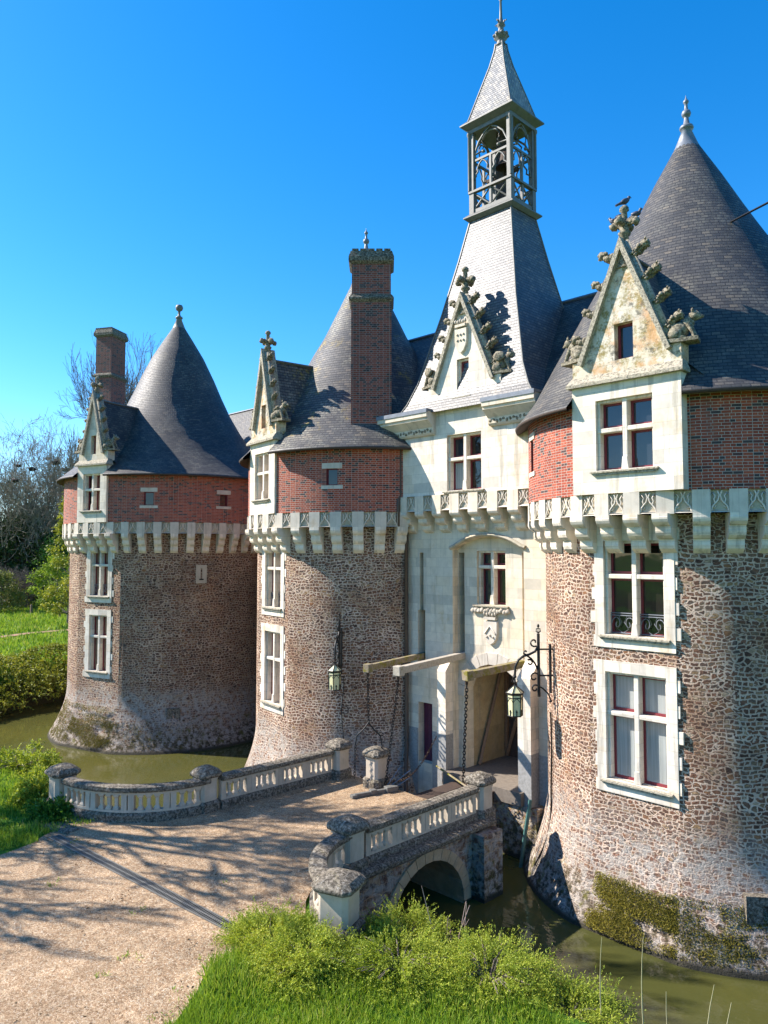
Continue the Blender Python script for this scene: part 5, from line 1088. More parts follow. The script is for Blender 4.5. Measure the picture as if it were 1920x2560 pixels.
# drain channel across the drive
gt = thing('drain_grate', 'long dark slotted drain channel running across the gravel drive', 'drain', (-16.4, 8.32, 1.918), math.atan2(.68, 7.86))
m = MB(); m.box(-3.95, 3.95, -.14, .14, -.02, .004); m.build('channel', 'dark', gt)
m = MB()
for s in (-1, 1): m.box(-3.95, 3.95, s * .13 - .015, s * .13 + .015, .0, .022)
m.box(-3.95, 3.95, -.012, .012, .0, .018)
for k in range(132): m.box(-3.94 + k * .06, -3.94 + k * .06 + .022, -.115, .115, .001, .016)
m.build('grating', 'lead_dark', gt)
m = MB(); m.T = Matrix.Translation((-20.85, 8.35, 1.9)) @ Matrix.Rotation(.25, 4, 'Z'); m.box(-.55, .55, -.22, .22, -.05, .05); m.T = None; put(m, 'stone_slab', 'lichen_stone', 'flat pale kerb stone at the lawn end of the drain channel', 'stone slab', merge=True, bevel=.03)

def wall_lantern(label, mount, out, zt, group):
    """wrought iron bracket with a hanging six-sided lantern; mount = wall point, out = horizontal direction away from the wall"""
    d = Vector((out[0], out[1], 0)).normalized(); t = thing('wall_lantern', label, 'lantern', (mount[0], mount[1], zt - 2.2), math.atan2(d.y, d.x), group)
    m = MB(); z = 2.2                                     # local X points away from the wall, top of bars at z
    m.tube([(.06, 0, z - 1.75), (.06, 0, z - .35)], .042, 6); m.tube([(.40, 0, z - 1.85), (.40, 0, z - .05)], .044, 6)
    for zz in (z - .5, z - 1.25): m.tube([(-.05, 0, zz), (.40, 0, zz)], .026, 6)
    m.tube([(.40, 0, z - 1.55), (.28, 0, z - 1.62), (.12, 0, z - 1.78), (.06, 0, z - 1.95)], .024, 5)
    m.tube([(.40, 0, z - .40), (.50, 0, z - .56), (.66, 0, z - .64), (.84, 0, z - .69), (.99, 0, z - .80), (1.08, 0, z - .98), (1.10, 0, z - 1.26)], .036, 6)
    m.tube([(.40, 0, z - 1.15), (.50, 0, z - .92), (.62, 0, z - .76), (.74, 0, z - .68)], .028, 5)
    def curl(cx, cz, r, a0, a1, k=1.0):
        m.tube([(cx + r * (1 - .7 * i / 14) * math.cos(a0 + (a1 - a0) * i / 14), 0, cz + r * (1 - .7 * i / 14) * math.sin(a0 + (a1 - a0) * i / 14)) for i in range(15)], .026, 5)
    curl(.53, z - .30, .13, -PI * .7, PI * 1.1); curl(.53, z - 1.3, .14, PI * .8, -PI * .9); curl(.51, z - 1.62, .11, PI * .7, -PI * 1.1); curl(.66, z - .88, .10, PI * .3, PI * 2.0); curl(.78, z - .58, .07, -PI * .6, PI)
    for k in range(5): a = k * 2 * PI / 5; m.tube([(.40, 0, z - .04), (.40 + .07 * math.cos(a), .07 * math.sin(a), z + .02), (.40 + .06 * math.cos(a), .06 * math.sin(a), z + .09), (.40, 0, z + .10)], .012, 4)
    m.blob((.40, 0, z + .17), .04, 1, 0, 1, 1, (1, 1, 1.6)); m.blob((.06, 0, z - 1.98), .05, 2, .2, 1)
    m.build('iron_bracket', 'iron', t)
    LT = Matrix.Translation((1.10, 0, z - 1.5)) @ Matrix.Scale(1.12, 4) @ Matrix.Translation((-1.10, 0, -(z - 1.5)))
    L = MB(); L.T = LT; X0 = 1.10; zr = z - 1.5
    L.tube([(X0, 0, z - 1.22), (X0, 0, zr)], .02, 5); L.blob((X0, 0, z - 1.30), .05, 3, .3, 1)
    for k in range(4): a = k * PI / 2; L.tube([(X0, 0, zr + .02), (X0 + .09 * math.cos(a), .09 * math.sin(a), zr + .09), (X0 + .05 * math.cos(a), .05 * math.sin(a), zr + .15)], .012, 4)
    hx = lambda r, k: (X0 + r * math.cos(k * PI / 3), r * math.sin(k * PI / 3))
    for k in range(6):
        p0, p1, p2, p3 = hx(.235, k), hx(.235, k + 1), hx(.19, k), hx(.19, k + 1)
        L.tube([(X0, 0, zr), (p0[0], p0[1], zr - .20), (hx(.20, k)[0], hx(.20, k)[1], zr - .24), (p2[0], p2[1], zr - .78)], .014, 4)
        for r_, zz in ((.235, -.20), (.205, -.24), (.20, -.32), (.19, -.78)): a, b = hx(r_, k), hx(r_, k + 1); L.tube([(a[0], a[1], zr + zz), (b[0], b[1], zr + zz)], .014, 4)
        a, b = hx(.196, k), hx(.196, k + 1); mid = ((a[0] + b[0]) / 2, (a[1] + b[1]) / 2)
        L.tube([(a[0], a[1], zr - .44), (a[0] * .75 + b[0] * .25, a[1] * .75 + b[1] * .25, zr - .37), (mid[0], mid[1], zr - .33), (a[0] * .25 + b[0] * .75, a[1] * .25 + b[1] * .75, zr - .37), (b[0], b[1], zr - .44)], .009, 4)
        L.tube([(mid[0], mid[1], zr - .77), (mid[0], mid[1], zr - .62)], .012, 4); L.blob((mid[0], mid[1], zr - .66), .028, k, .3, 1)
    L.tube([(X0, 0, zr - .78), (X0, 0, zr - .84), (X0 + .03, 0, zr - .90), (X0, 0, zr - .94)], .014, 5)
    lo = L.build('lantern_cage', 'iron', t)
    g = MB(); g.T = LT
    for k in range(6):
        a, b = hx(.228, k), hx(.228, k + 1); g.face([(a[0], a[1], zr - .20), (b[0], b[1], zr - .20), (X0, 0, zr - .005)])
        a, b, c, d_ = hx(.198, k), hx(.198, k + 1), hx(.184, k), hx(.184, k + 1); g.face([(c[0], c[1], zr - .77), (d_[0], d_[1], zr - .77), (b[0], b[1], zr - .25), (a[0], a[1], zr - .25)])
    g.build('lantern_glass', 'lamp', lo)
    return t
ang = rad(-131); wall_lantern('wrought iron wall lantern on the nearest tower beside the gate arch', (CR[0] + 4.38 * math.cos(ang), CR[1] + 4.38 * math.sin(ang)), (math.cos(ang), math.sin(ang)), 7.13, 'lanterns flanking the gate')
ang = rad(-54.5); wall_lantern('wrought iron wall lantern hanging on the rubble of the middle tower', (CC[0] + 4.57 * math.cos(ang), CC[1] + 4.57 * math.sin(ang)), (math.cos(ang), math.sin(ang)), 7.05, 'lanterns flanking the gate')
def on_tower(c, R, deg, z): a = rad(deg); return (c[0] + R * math.cos(a), c[1] + R * math.sin(a), z)
m = MB(); m.tube([on_tower(CC, 4.58, -54 + .5 * math.sin(z * 3), z) for z in np.linspace(4.9, 2.0, 14)], .016, 4); m.tube([on_tower(CC, 4.60, -53 + 1.8 * math.cos(t), 3.75 + .14 * math.sin(t)) for t in np.linspace(0, 7, 14)], .012, 4)
put(m, 'lamp_cable', 'iron', 'dark looped cable hanging down the rubble under the middle tower lantern', 'cable')
m = MB(); m.tube([on_tower(CR, Rr, -133 + .8 * math.sin(z * 2), z) for z, Rr in zip(np.linspace(4.8, .5, 16), [4.40] * 10 + [4.41, 4.45, 4.52, 4.63, 4.78, 4.93])], .026, 5)
put(m, 'lamp_cable', 'iron', 'dark wavy cable running down the nearest tower under its lantern', 'cable')
m = MB(); m.tube([(-18.62, 19.45, 13.2), (-18.62, 19.45, 11.5), (-18.62, 19.35, 11.3), (-18.62, 19.35, 10.4), (-18.66, 19.82, 10.1), (-18.66, 19.82, 2.4), (-18.4, 19.5, 1.2), (-18.1, 19.2, .2)], .075, 8)
put(m, 'drainpipe', 'pipe', 'long brown drainpipe in the corner of the middle tower and gatehouse', 'drainpipe')
m = MB(); m.tube([(-13.1, 19.4, 1.9), (-13.15, 19.2, 1.0), (-13.2, 18.95, -.2)], .06, 8); put(m, 'drainpipe', 'pipe_green', 'short green drainpipe slanting into the moat beside the nearest tower', 'drainpipe')
m = MB(); m.tube([(-7.75, 21.2, 18.6), (-5.6, 19.0, 17.95), (-2.0, 15.5, 18.1)], .03, 5); put(m, 'overhead_cable', 'iron', 'dark overhead cable leaving the cone of the nearest tower', 'cable')

def pigeon(label, p, rz, s=1.0, tilt=0.5):
    m = MB(); m.blob((0, 0, .12), .095, 1, .05, 2, 2, (1.55, .85, .95), rot=-tilt); m.blob((.13, 0, .245), .05, 2, .03, 2, 2, (1.05, .9, 1))
    m.tube([(.08, 0, .16), (.12, 0, .23)], [.06, .045], 8); m.tube([(.17, 0, .245), (.215, 0, .232)], [.014, .004], 5)
    m.tube([(-.08, 0, .08), (-.2, 0, .02), (-.29, 0, -.03)], [.06, .04, .035], 6)
    for q in (-1, 1): m.blob((-.04, q * .06, .12), .085, 4, .05, 1, 2, (1.7, .28, .7), rot=-tilt); m.tube([(.02, q * .03, .05), (.03, q * .03, -.01), (.07, q * .035, -.015)], .008, 4)
    o = m.build('pigeon', 'pigeon', None, p, rz); o.scale = (s,) * 3
    return tag(o, label, 'pigeon', 'pigeons on the nearest gable')
gp = Vector((CR[0] + .25, CR[1] - 4.79 + .16 + 0.05, 17.23))
pigeon('dark pigeon perched on top of the stone cross-flower finial', (gp.x, gp.y, gp.z + 1.06), rad(50), .85)
pigeon('upright pigeon standing close against the shaft of the finial', (gp.x - .17, gp.y - .05, gp.z + .66), rad(80), .8, 1.1)
pigeon('dark pigeon sitting on the end of the finial arm facing the gatehouse', (gp.x - .32, gp.y - .02, gp.z + .64), rad(170), .8)
pigeon('pale round pigeon sitting on the finial arm nearest the slate cone', (gp.x + .30, gp.y + .0, gp.z + .64), rad(20), .8, .1)

# ------------------------------------------------------------------ vegetation
def gz_(x, y): return float(hgt(np.array(float(x)), np.array(float(y))))
def sprays(name, root, R, H, nb, nt, nl, mat, parent, L=0.075, W=0.03, droop=0.5, az=(0, 2 * PI), sq=1.0, twl=0.30):
    """arching branches carrying twigs that carry needle tufts; all leaf-sized faces"""
    a = rng.uniform(az[0], az[1], nb); el = np.abs(rng.normal(0.35, 0.35, nb)); ln = R * rng.uniform(0.35, 1.08, nb); hh = H * rng.uniform(0.35, 1.1, nb)
    t = rng.uniform(0.22, 1.0, (nb, nt)) ** 0.8
    dx = np.cos(a)[:, None] * ln[:, None] * t; dy = np.sin(a)[:, None] * ln[:, None] * t * sq
    dz = hh[:, None] * (np.sin(t * PI * 0.62) * 1.05 - droop * 0.4 * t ** 3) * (1 - 0.55 * (ln[:, None] / R) ** 2)
    B = np.stack([dx, dy, dz], -1).reshape(-1, 3) + np.asarray(root)
    bd = np.stack([np.cos(a)[:, None] + 0 * t, np.sin(a)[:, None] + 0 * t, 0.55 - 1.0 * t * droop], -1).reshape(-1, 3)
    td = unit(unit(bd) * 0.9 + rng.normal(0, 0.55, bd.shape) + np.array([0, 0, 0.18])); tl = twl * rng.uniform(0.5, 1.2, (len(B), 1))
    s = rng.uniform(0.05, 1.0, (len(B), nl)); P = B[:, None] + td[:, None] * (tl[:, None] * s[..., None]); P[..., 2] -= (s ** 2) * 0.06 * tl
    D = td[:, None] * 0.8 + rng.normal(0, 0.55, P.shape); k = P.reshape(-1, 3)
    return leaves(name, k, D.reshape(-1, 3), L * rng.uniform(0.7, 1.3, len(k)), W * rng.uniform(0.7, 1.2, len(k)), mat, parent)
def shrub(label, x, y, R, H, nb=70, nt=20, nl=12, mat='juniper', group=None, cat='shrub', name='juniper_shrub', sq=1.0, **k):
    z = gz_(x, y); t = thing(name, label, cat, (x, y, z - .05), 0, group)
    sprays('foliage', (0, 0, 0), R, H, nb, nt, nl, mat, t, sq=sq, **k)
    sg = []
    for i in range(26):
        a = random.uniform(0, 2 * PI); l = R * random.uniform(.4, .8); p = Vector((0, 0, 0)); q = Vector((math.cos(a) * l * .5, math.sin(a) * l * .5 * sq, H * .55)); e = Vector((math.cos(a) * l, math.sin(a) * l * sq, H * .6))
        sg += [(p, q, .028, .018), (q, e, .018, .006)]
    limbs('branch', sg, 'bark', t); return t
G1 = 'junipers on the near bank'
for x, y, R, H, lab in ((-11.95, 8.85, .85, .45, 'bright juniper spilling over the gravel edge left of the broad pier'), (-10.75, 8.75, 1.0, .55, 'dense juniper directly below the broad stone pier'),
                        (-10.35, 10.9, 1.15, 1.05, 'tall juniper against the bridge wall at the left of the arch'), (-9.5, 9.9, 1.2, .6, 'wide juniper mound in the middle of the bank right of the broad pier'),
                        (-9.3, 11.3, 1.15, 0.85, 'juniper overhanging the dark water in front of the arch'), (-8.3, 10.9, 1.25, .7, 'spreading juniper on the bank halfway to the picture edge'),
                        (-7.9, 11.9, 1.15, .75, 'low juniper trailing toward the green water'), (-7.0, 11.4, 1.15, .6, 'juniper at the bottom of the picture beside the dry stalks'), (-6.1, 12.1, 1.0, .6, 'last low juniper tip on the bank at the water edge')):
    shrub(lab, x, y, R, H, 70, 30, 24, group=G1, L=.04, W=.014, droop=.8, twl=.45)
G2 = 'shrubs by the far lawn'
for x, y, R, H, lab in ((-23.6, 8.75, .75, .75, 'little juniper tucked against the far end pier'), (-24.6, 9.4, 1.0, .9, 'yellow-green juniper on the bank just left of the far end pier'), (-28.2, 9.8, 1.7, 1.3, 'juniper cut by the left picture edge above the moat'), (-26.3, 9.7, 1.1, .8, 'low juniper hanging toward the water beyond the lawn')):
    shrub(lab, x, y, R, H, 60, 20, 11, group=G2, L=.09, W=.04)
shrub('dark leafy weeds around the foot of the far end pier', -22.0, 8.55, .65, .38, 50, 14, 10, 'fresh', None, 'weeds', 'weed_clump', L=.09, W=.05)
def lawn(name, n, xr, yr, ok, mat='grass', L=(.10, .28), W=.016):
    P = np.stack([rng.uniform(*xr, n), rng.uniform(*yr, n)], -1); c = rng.normal(0, .07, P.shape); P = np.round(P / .16) * .16 * .55 + P * .45 + c
    P = P[ok(P[:, 0], P[:, 1])]; z = hgt(P[:, 0], P[:, 1]) - .02; D = rng.normal(0, .38, (len(P), 3)); D[:, 2] = 1
    cl = 0.55 + 0.9 * (np.sin(P[:, 0] * 2.1 + 1) * np.sin(P[:, 1] * 2.7) * .5 + .5)
    return tag(leaves(name, np.c_[P, z], D, rng.uniform(*L, len(P)) * cl, W, mat), kind='stuff')
edge = lambda y: np.interp(y, [-6, 3, 5.2, 6.6, 7.6, 8.75, 9.3], [-8, -9.3, -10.4, -11.2, -12.0, -12.35, -12.1])
lawn('lawn_grass', 120000, (-12.6, -4), (3.5, 10.6), lambda x, y: (x > edge(y) + .05 * np.sin(y * 9)) & (moat_d(x, y) < -1.6))
lawn('lawn_grass', 60000, (-40, -20), (3.5, 10.5), lambda x, y: (y > np.interp(x, [-40, -34, -24, -20.3, -20], [0, 2.6, 5.3, 6.7, 9])) & (moat_d(x, y) < -.9) & ((x < -20.6) | (y < 7.6)), L=(.10, .24), W=.022)
lawn('meadow_grass', 60000, (-115, -48), (15, 42), lambda x, y: (moat_d(x, y) < -1) & (np.abs(x - np.interp(y, [12.5, 18, 22.5, 26, 30, 37, 48], [-58, -66, -71, -72.6, -73.2, -72, -66])) > 1.0), L=(.25, .55), W=.09)

def moss_patch(parent, c_local_R, a0, a1, z0, z1, n, dens=1.0):
    a = rng.uniform(a0, a1, n); z = z0 + (z1 - z0) * rng.beta(1.3, 1.5, n)
    k = np.array([noise.noise((p * 3.2, q * 2.2, 4)) + .5 * noise.noise((p * 9, q * 7, 1)) for p, q in zip(a, z)])
    ed = np.minimum((a - a0) / (a1 - a0), (a1 - a) / (a1 - a0)) * 3; ok = k + np.clip(ed, 0, .5) - .14 > rng.uniform(-.15, .38, n)
    a, z = a[ok], z[ok]; R = np.array([c_local_R(q) for q in z]) - .01
    N = np.stack([np.cos(a), np.sin(a), 0 * a + .25], -1)
    P = np.stack([R * np.cos(a), R * np.sin(a), z], -1)
    D = N * .35 + rng.normal(0, .8, N.shape); D[:, 2] -= .15
    o = leaves('moss', P, D, rng.uniform(.015, .05, len(a)), rng.uniform(.012, .028, len(a)), 'moss', parent); o.rotation_euler = (0, 0, -parent.rotation_euler.z); return o
def Rfl(Rs, Rw): return lambda z: Rs if z >= 2.4 else Rs + (Rw - Rs) * ((2.4 - z) / 2.4) ** 1.7
moss_patch(tower_r, Rfl(4.36, 5.13), rad(-102), rad(-51), .12, 1.35, 60000)
moss_patch(tower_l, Rfl(5.42, 6.3), rad(-112), rad(-55), .2, 2.0, 40000)
moss_patch(tower_l, Rfl(5.42, 6.3), rad(-70), rad(-5), .15, 1.4, 14000)
# loopholes in the batters
for tw, R, ad, z, s in ((tower_r, Rfl(4.36, 5.13), -52.0, 1.05, 1.0), (tower_l, Rfl(5.42, 6.3), -29, 1.55, .75)):
    m = MB(); m.T = Matrix.Rotation(rad(ad) + PI / 2 - tw.rotation_euler.z, 4, 'Z'); y = -R(z) - .02
    m.panel(-.42 * s, .42 * s, z - .55 * s, z + .55 * s, y, [(-.06 * s, .06 * s, z - .32 * s, z + .35 * s), ], .4, 0); m.box(-.42 * s, .42 * s, y, y + .5, z - .55 * s, z + .55 * s, faces='xXzZ'); m.box(-.12, .12, y + .3, y + .32, z - .4, z + .4, m=1, faces='y')
    m.build('loophole', ['lichen_stone', 'dark'], tw)
m = MB(); m.T = Matrix.Rotation(rad(-16) + PI / 2 - tower_l.rotation_euler.z, 4, 'Z'); m.panel(-.27, .27, 7.92, 8.82, -5.45, [(-.04, .04, 8.1, 8.65)], .2); m.box(-.27, .27, -5.45, -5.3, 7.92, 8.82, faces='xXzZ'); m.box(-.1, .1, -5.27, -5.26, 8, 8.7, m=1, faces='y'); m.box(-.11, .11, -5.46, -5.27, 8.08, 8.14, m=1); m.build('loophole', ['pier_stone', 'dark'], tower_l)

# bare trees
def grow(segs, p, d, L, r, lvl, up=.12, wob=.22, kids=(3, 4), ang=(.35, .8), tips=None, minr=.012):
    n = 4 if lvl > 1 else 3; q = p; dd = d; rr = r; nodes = []
    for k in range(n):
        dd = (dd + Vector((random.gauss(0, wob), random.gauss(0, wob), random.gauss(0, wob) + up)) * .6).normalized(); e = q + dd * (L / n); r2 = max(minr, r * (1 - .55 * (k + 1) / n)); segs.append((q, e, rr, r2)); q = e; rr = r2; nodes.append((q, dd, rr))
    if lvl == 0:
        if tips is not None: tips.append(q)
        return
    nk = random.randint(*kids)
    for k in range(nk):
        b, bd, br_ = nodes[min(n - 1, int(n * (k + 1.2) / (nk + .6)))] if k < nk - 1 else nodes[-1]
        ax = bd.cross(Vector((random.gauss(0, 1), random.gauss(0, 1), random.gauss(0, 1)))).normalized(); a = random.uniform(*ang) * (.5 if k == nk - 1 else 1)
        grow(segs, b, (Matrix.Rotation(a, 3, ax) @ bd), L * random.uniform(.58, .82), br_ * random.uniform(.6, .85), lvl - 1, up, wob, kids, ang, tips, minr)
def bare_tree(name, label, x, y, H, r, lvl, trunk=.28, first=None, seed=0, group=None, mat='bark', Rc=None, **k):
    random.seed(seed); z = gz_(x, y); t = thing(name, label, 'tree', (x, y, z - .3), 0, group); S = []; tips = []
    tp = Vector((random.gauss(0, .3), random.gauss(0, .3), H * trunk)); S.append((Vector((0, 0, 0)), tp * .5, r * 1.25, r)); S.append((tp * .5, tp, r, r * .85)); limbs('trunk', S, mat, t, 8)
    C = []
    for q in range(first or 4):
        a = 2 * PI * (q + random.random() * .6) / (first or 4); e = random.uniform(.7, 1.25); grow(C, tp - Vector((0, 0, random.uniform(0, H * .06))), Vector((math.cos(a) * math.cos(e), math.sin(a) * math.cos(e), math.sin(e))), H * .30, r * .55, lvl, tips=tips, **k)
    if Rc:
        E_ = np.array([e for _, e, _, _ in C]); fz_ = (H - tp.z) / max(E_[:, 2].max() - tp.z, .1); fr_ = Rc / np.percentile(np.hypot(E_[:, 0], E_[:, 1]), 96)
        sc_ = lambda p: Vector((p.x * fr_, p.y * fr_, tp.z + (p.z - tp.z) * fz_))
        C = [(sc_(a), sc_(b), c, d) for a, b, c, d in C]; tips = [sc_(p) for p in tips]
    limbs('crown', C, mat, t, 4); return t, [p + Vector((x, y, z - .3)) for p in tips]
GT = 'bare nest trees beyond the meadow'
allt = []
for x, y, H, lab, sd_ in ((-114.5, 41.1, 29, 'bare nest-filled tree next to the farthest tower', 3), (-117.2, 38.2, 26, 'bare spreading tree with nests at the left picture edge', 5), (-113.3, 45.4, 25, 'bare tree half hidden behind the nest-filled tree', 9)):
    t, tp = bare_tree('bare_tree', lab, x, y, H, .42, 5, .25, 7, seed=sd_, group=GT, mat='bark_pale', kids=(3, 4), wob=.30, up=.05, ang=(.4, .95), minr=.02, Rc=10.5); allt += [p for p in tp if 20 < p.z < H + .5] if sd_ != 9 else []
random.seed(21); nest_px = 0
for k in range(11):
    p = random.choice(allt) - Vector((0, 0, .6)); m = MB(); m.blob((0, 0, 0), random.uniform(.3, .5), k, .7, 2, 3, (1.1, 1.1, .7))
    for j in range(14): a = random.uniform(0, 6.3); m.tube([(.3 * math.cos(a), .3 * math.sin(a), random.uniform(-.2, .2)), (.65 * math.cos(a + .5), .65 * math.sin(a + .5), random.uniform(-.1, .35))], .02, 3, cap=False)
    tag(m.build('bird_nest', 'nest', None, tuple(p)), 'dark twiggy nest lodged high in the bare trees beyond the meadow', 'nest', 'nests in the bare trees')
bare_tree('bare_conifer', 'tall bare feathery tree rising behind the farthest tower and its chimney', -72.6, 33.5, 31.5, .4, 5, .42, 7, 14, mat='bark', up=.10, wob=.22, kids=(3, 4), ang=(.35, .8), minr=.014, Rc=5.0)
bare_tree('bare_tree', 'bare tree with arching side branches left of the farthest gable', -90.0, 37.0, 24, .35, 5, .3, 4, 31, mat='bark', kids=(3, 3), minr=.016, Rc=4.5)
# leafy trees and bushes beyond the meadow
def clump_tree(name, label, x, y, H, R, mat, nclump=90, nleaf=70, base=.25, leaf=.34, group=None, cone=False, cat='tree', clr=.9):
    z = gz_(x, y); t = thing(name, label, cat, (x, y, z - .2), 0, group); u_ = rng.uniform(0, 1, nclump); ph = rng.uniform(0, 2 * PI, nclump)
    zc = H * (base + (1 - base) * u_); env = (1 - u_) ** .8 if cone else np.sqrt(np.clip(1 - ((u_ - .42) / .6) ** 2, .04, 1)); rr = R * env * np.sqrt(rng.uniform(.15, 1, nclump)) * rng.uniform(.8, 1.15, nclump)
    C = np.stack([rr * np.cos(ph), rr * np.sin(ph), zc], -1)
    P = (C[:, None] + rng.normal(0, clr * .42, (nclump, nleaf, 3)) * np.array([1, 1, .75])).reshape(-1, 3); D = rng.normal(0, 1, P.shape); D[:, 2] -= .2
    leaves('crown', P, D, leaf * rng.uniform(.6, 1.3, len(P)), leaf * .6 * rng.uniform(.6, 1.2, len(P)), mat, t)
    S = [(Vector((0, 0, 0)), Vector((0, 0, H * .5)), .03 * H * .5, .02 * H * .5), (Vector((0, 0, H * .5)), Vector((0, 0, H * .92)), .02 * H * .5, .02)]
    for c in C[::3]: S.append((Vector((0, 0, max(.1 * H, c[2] - .35 * R))), Vector(c), .012 * H * .5, .015))
    limbs('trunk', S, 'bark', t, 6); return t
GE = 'dark evergreens behind the meadow'
for x, y, H, R, lab in ((-116, 40, 13, 4.5, 'dark evergreen under the bare nest trees'), (-110, 43.5, 12, 4, 'dark evergreen mass just left of the farthest tower'), (-121, 35.5, 14, 5, 'dark evergreen at the left picture edge'), (-108, 47, 15, 4.5, 'tall dark evergreen partly hidden by the farthest tower'), (-124, 44, 15, 6, 'dark evergreen deep behind the bare trees'), (-128, 36, 14, 6, 'shadowy evergreen beyond the left edge trees')):
    clump_tree('evergreen_tree', lab, x, y, H, R, 'evergreen', 130, 80, .05, .42, GE, clr=1.3)
for x, y, H, R, lab in ((-104, 36.5, 6.5, 3.2, 'grey-brown thicket behind the spring tree'), (-109, 35, 7.5, 3.4, 'grey-brown thicket left of the spring tree'), (-112, 34, 6.0, 3, 'thicket at the far edge of the meadow by the left picture edge')):
    bare_tree('thicket', lab, x, y, H, .12, 4, .1, 8, int(H * 10), 'thickets at the meadow edge', 'bark', kids=(4, 5), minr=.014)
clump_tree('spring_tree', 'bright yellow-green young tree standing in the meadow', -94.8, 36.9, 7.2, 3.1, 'spring', 80, 90, .26, .26, clr=.75)
clump_tree('fresh_bush', 'fresh green bush under the dark evergreens', -104, 40.2, 9.5, 3.0, 'fresh', 80, 80, .1, .30)
clump_tree('olive_bush', 'olive green bush cut by the left picture edge', -100.5, 32.2, 5.2, 2.6, 'olive', 70, 90, .05, .26)
clump_tree('golden_conifer', 'yellow-green conifer peeping out beside the farthest tower', -78.0, 31.6, 14.5, 3.0, 'hedge', 120, 90, .08, .28, cone=True, clr=.7)
woods = np.stack([rng.uniform(-200, -105, 26000), rng.uniform(20, 130, 26000), rng.uniform(0, 1, 26000)], -1); dd_ = -woods[:, 0] + woods[:, 1]
woods = woods[(dd_ > 172) & (dd_ < 230)]; woods[:, 2] = 1 + woods[:, 2] ** .8 * (11 + 3 * np.sin(woods[:, 0] * .3) + 2 * np.sin(woods[:, 1] * .37)); n_ = len(woods)
tag(leaves('woods', woods, rng.normal(0, 1, (n_, 3)), rng.uniform(1.2, 2.4, n_), rng.uniform(.8, 1.5, n_), 'evergreen'), kind='stuff')
# juniper hedge along the far moat bank
hd = thing('hedge', 'dense golden-green juniper hedge drooping over the far bank of the moat', 'hedge', (-49, 17, .4))
n_ = 5200; s_ = rng.uniform(-13, 13, n_); v_ = rng.uniform(0, 1, n_); bx = 2.7 - 5.6 * v_ * 1.0 - .3 * s_; bz = .15 + 2.3 * np.clip(1.25 * v_, 0, 1) ** .75 + .35 * np.sin(s_ * 1.1 + v_ * 5) * .6
bx = np.where(v_ > .0, bx, bx); B = np.stack([bx * 1.0, s_, bz], -1); td = unit(np.stack([.95 + 0 * s_, rng.normal(-.2, .6, n_), rng.normal(-.22, .3, n_)], -1))
s2 = rng.uniform(0, 1, (n_, 16)); P = B[:, None] + td[:, None] * (s2 * rng.uniform(.35, .8, (n_, 1)))[..., None]; P[..., 2] += .12 * np.sin(s2 * PI); D = td[:, None] + rng.normal(0, .5, P.shape)
leaves('foliage', P.reshape(-1, 3), D.reshape(-1, 3), rng.uniform(.10, .20, n_ * 16), rng.uniform(.04, .08, n_ * 16), 'hedge', hd)
# tree outside the picture on the lawn whose shadow falls on the drive
bare_tree('bare_tree', 'bare tree beyond the left picture edge that throws branch shadows on the gravel', -30.2, -0.8, 14.5, .30, 4, .3, 4, 77, mat='bark', kids=(3, 4), wob=.26, minr=.035, Rc=5.6)
bare_tree('bare_tree', 'taller bare tree beyond the left picture edge that throws soft shadows across the bridge mouth', -31.0, 2.4, 20.5, .36, 4, .42, 5, 83, mat='bark', kids=(3, 4), wob=.26, minr=.04, Rc=5.6)
# meadow path, posts, stalks
m = MB(); pth = [(-58, 12.5), (-66, 18), (-71, 22.5), (-72.6, 26), (-73.2, 30), (-72, 37), (-66, 48)]
for a, b in zip(pth, pth[1:]):
    d = Vector((b[0] - a[0], b[1] - a[1])).normalized(); nrm = Vector((d.y, -d.x)) * .55
    for k in range(6):
        f0, f1 = k / 6, (k + 1) / 6; A = [a[0] + (b[0] - a[0]) * f0, a[1] + (b[1] - a[1]) * f0]; Bq = [a[0] + (b[0] - a[0]) * f1, a[1] + (b[1] - a[1]) * f1]
        q = [(A[0] - nrm.x, A[1] - nrm.y), (A[0] + nrm.x, A[1] + nrm.y), (Bq[0] + nrm.x, Bq[1] + nrm.y), (Bq[0] - nrm.x, Bq[1] - nrm.y)]; q = [(x, y, gz_(x, y) + .12) for x, y in q]
        m.face(q if newell(q).z > 0 else q[::-1])
tag(m.build('path', 'dirt'), kind='structure')
for x, y, lab in ((-93.3, 33.3, 'short wooden post in the meadow left of the spring tree'), (-88.0, 34.6, 'short wooden post in the meadow shade below the spring tree')):
    m = MB(); m.T = Matrix.Translation((0, 0, 0)); oct_rows(m, [(.12, .03, -.2), (.11, .03, 1.3), (.06, .02, 1.42)]); tag(m.build('fence_post', 'wood', None, (x, y, gz_(x, y))), lab, 'post', 'meadow posts')
for x, y, n, h, lab in ((-9.75, 11.6, 7, 2.4, 'cluster of thin leafless pinkish shoots before the dark water'), (-8.9, 11.75, 6, 2.0, 'shorter leafless pinkish shoots near the bridge reflection'), (-11.3, 11.6, 5, 1.6, 'few pale bare twigs arching in front of the arch')):
    random.seed(int(n * h * 10)); S = []
    for k in range(n):
        p = Vector((random.gauss(0, .12), random.gauss(0, .12), 0)); d = Vector((random.gauss(.05, .16), random.gauss(0, .16), 1)).normalized(); l = h * random.uniform(.6, 1.1)
        q = p + d * l * .5; e = q + (d + Vector((random.gauss(0, .12), random.gauss(0, .12), .1))).normalized() * l * .5; S += [(p, q, .019, .014), (q, e, .014, .007)]
        for j in range(3): f = p.lerp(e, .45 + .17 * j); S.append((f, f + Vector((random.gauss(0, .08), random.gauss(0, .08), .12)), .006, .003))
    o = limbs('bare_shoots', S, 'stem'); o.location = (x, y, gz_(x, y) + .25); tag(o, lab, 'shoots')
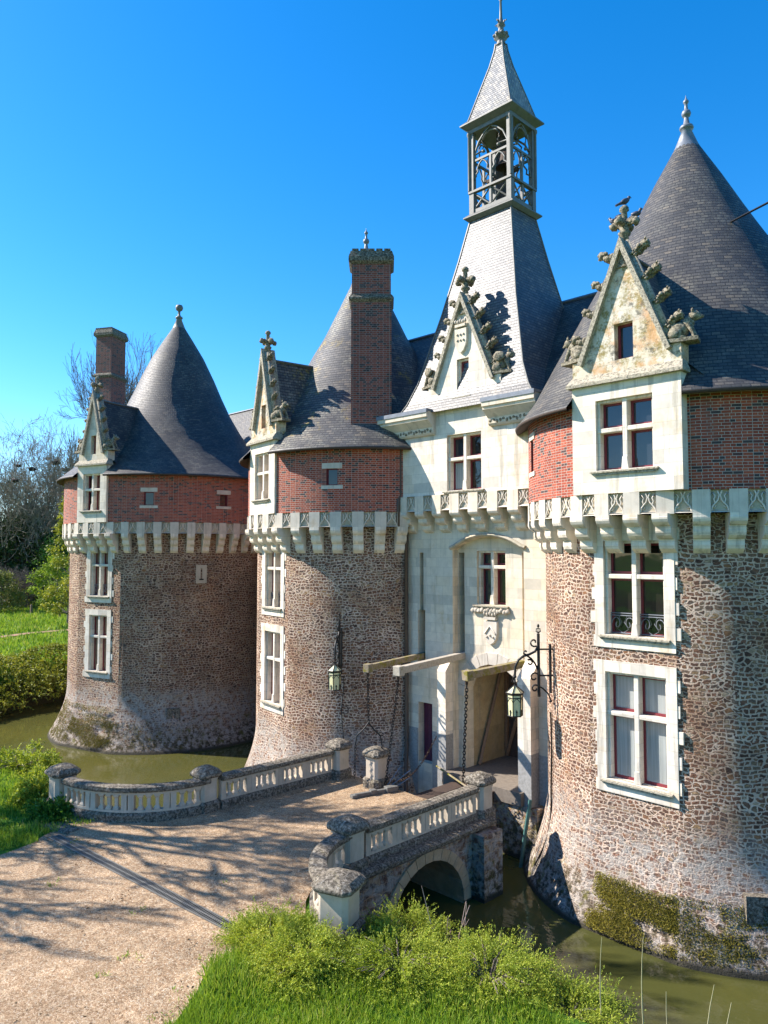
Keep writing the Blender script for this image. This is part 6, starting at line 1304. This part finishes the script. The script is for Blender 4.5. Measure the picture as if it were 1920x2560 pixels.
random.seed(5)
for k, (x, y) in enumerate(((-6.45, 11.6), (-5.75, 11.7), (-5.45, 12.0), (-5.0, 12.1), (-4.8, 12.2))):
    z = gz_(x, y); l = random.uniform(1.5, 2.3); S = []; p = Vector((0, 0, 0)); d = Vector((random.gauss(0, .06), random.gauss(0, .06), 1))
    for j in range(5): q = p + d * l / 5; S.append((p, q, .014 - j * .002, .012 - j * .002)); p = q; d = (d + Vector((.05, -.03, -.03))).normalized()
    o = limbs('dry_stalk', S, 'straw'); o.location = (x, y, z); tag(o, 'thin dry grass stalk standing against the green water', 'stalk', 'dry stalks by the moat')

# fallen leaves and twigs on the drive and along its edges
n_ = 5200; P = np.stack([rng.uniform(-30, -9, n_), rng.uniform(0, 12.5, n_)], -1)
kq = np.array([noise.noise((p[0] * .55, p[1] * .55, 3)) + .6 * noise.noise((p[0] * 2.1, p[1] * 2.1, 8)) for p in P]); dE = np.abs(P[:, 0] - edge(P[:, 1]))
P = P[(kq + np.clip(.5 - dE * .5, 0, .5) > .32) & (P[:, 1] < 12.6) & (moat_d(P[:, 0], P[:, 1]) < -2.1)]; D = rng.normal(0, 1, (len(P), 3)); D[:, 2] = np.abs(D[:, 2]) * .25
tag(leaves('leaf_litter', np.c_[P, np.full(len(P), 1.918)], D, rng.uniform(.035, .085, len(P)), rng.uniform(.015, .04, len(P)), 'litter'), kind='stuff')
# little weeds breaking through the gravel edge
P = np.stack([rng.uniform(-24, -10, 900), rng.uniform(2, 12, 900)], -1); kq = np.array([noise.noise((p[0] * 1.1, p[1] * 1.1, 5)) for p in P]); dE = np.abs(P[:, 0] + .25 - edge(P[:, 1])); P = P[((kq > .45) | (dE < .28)) & (moat_d(P[:, 0], P[:, 1]) < -2.1)]
P = np.repeat(P, 9, 0) + rng.normal(0, .05, (len(P) * 9, 2)); D = rng.normal(0, .7, (len(P), 3)); D[:, 2] = .8
tag(leaves('gravel_weeds', np.c_[P, np.full(len(P), 1.91)], D, rng.uniform(.04, .12, len(P)), .016, 'grass'), kind='stuff')
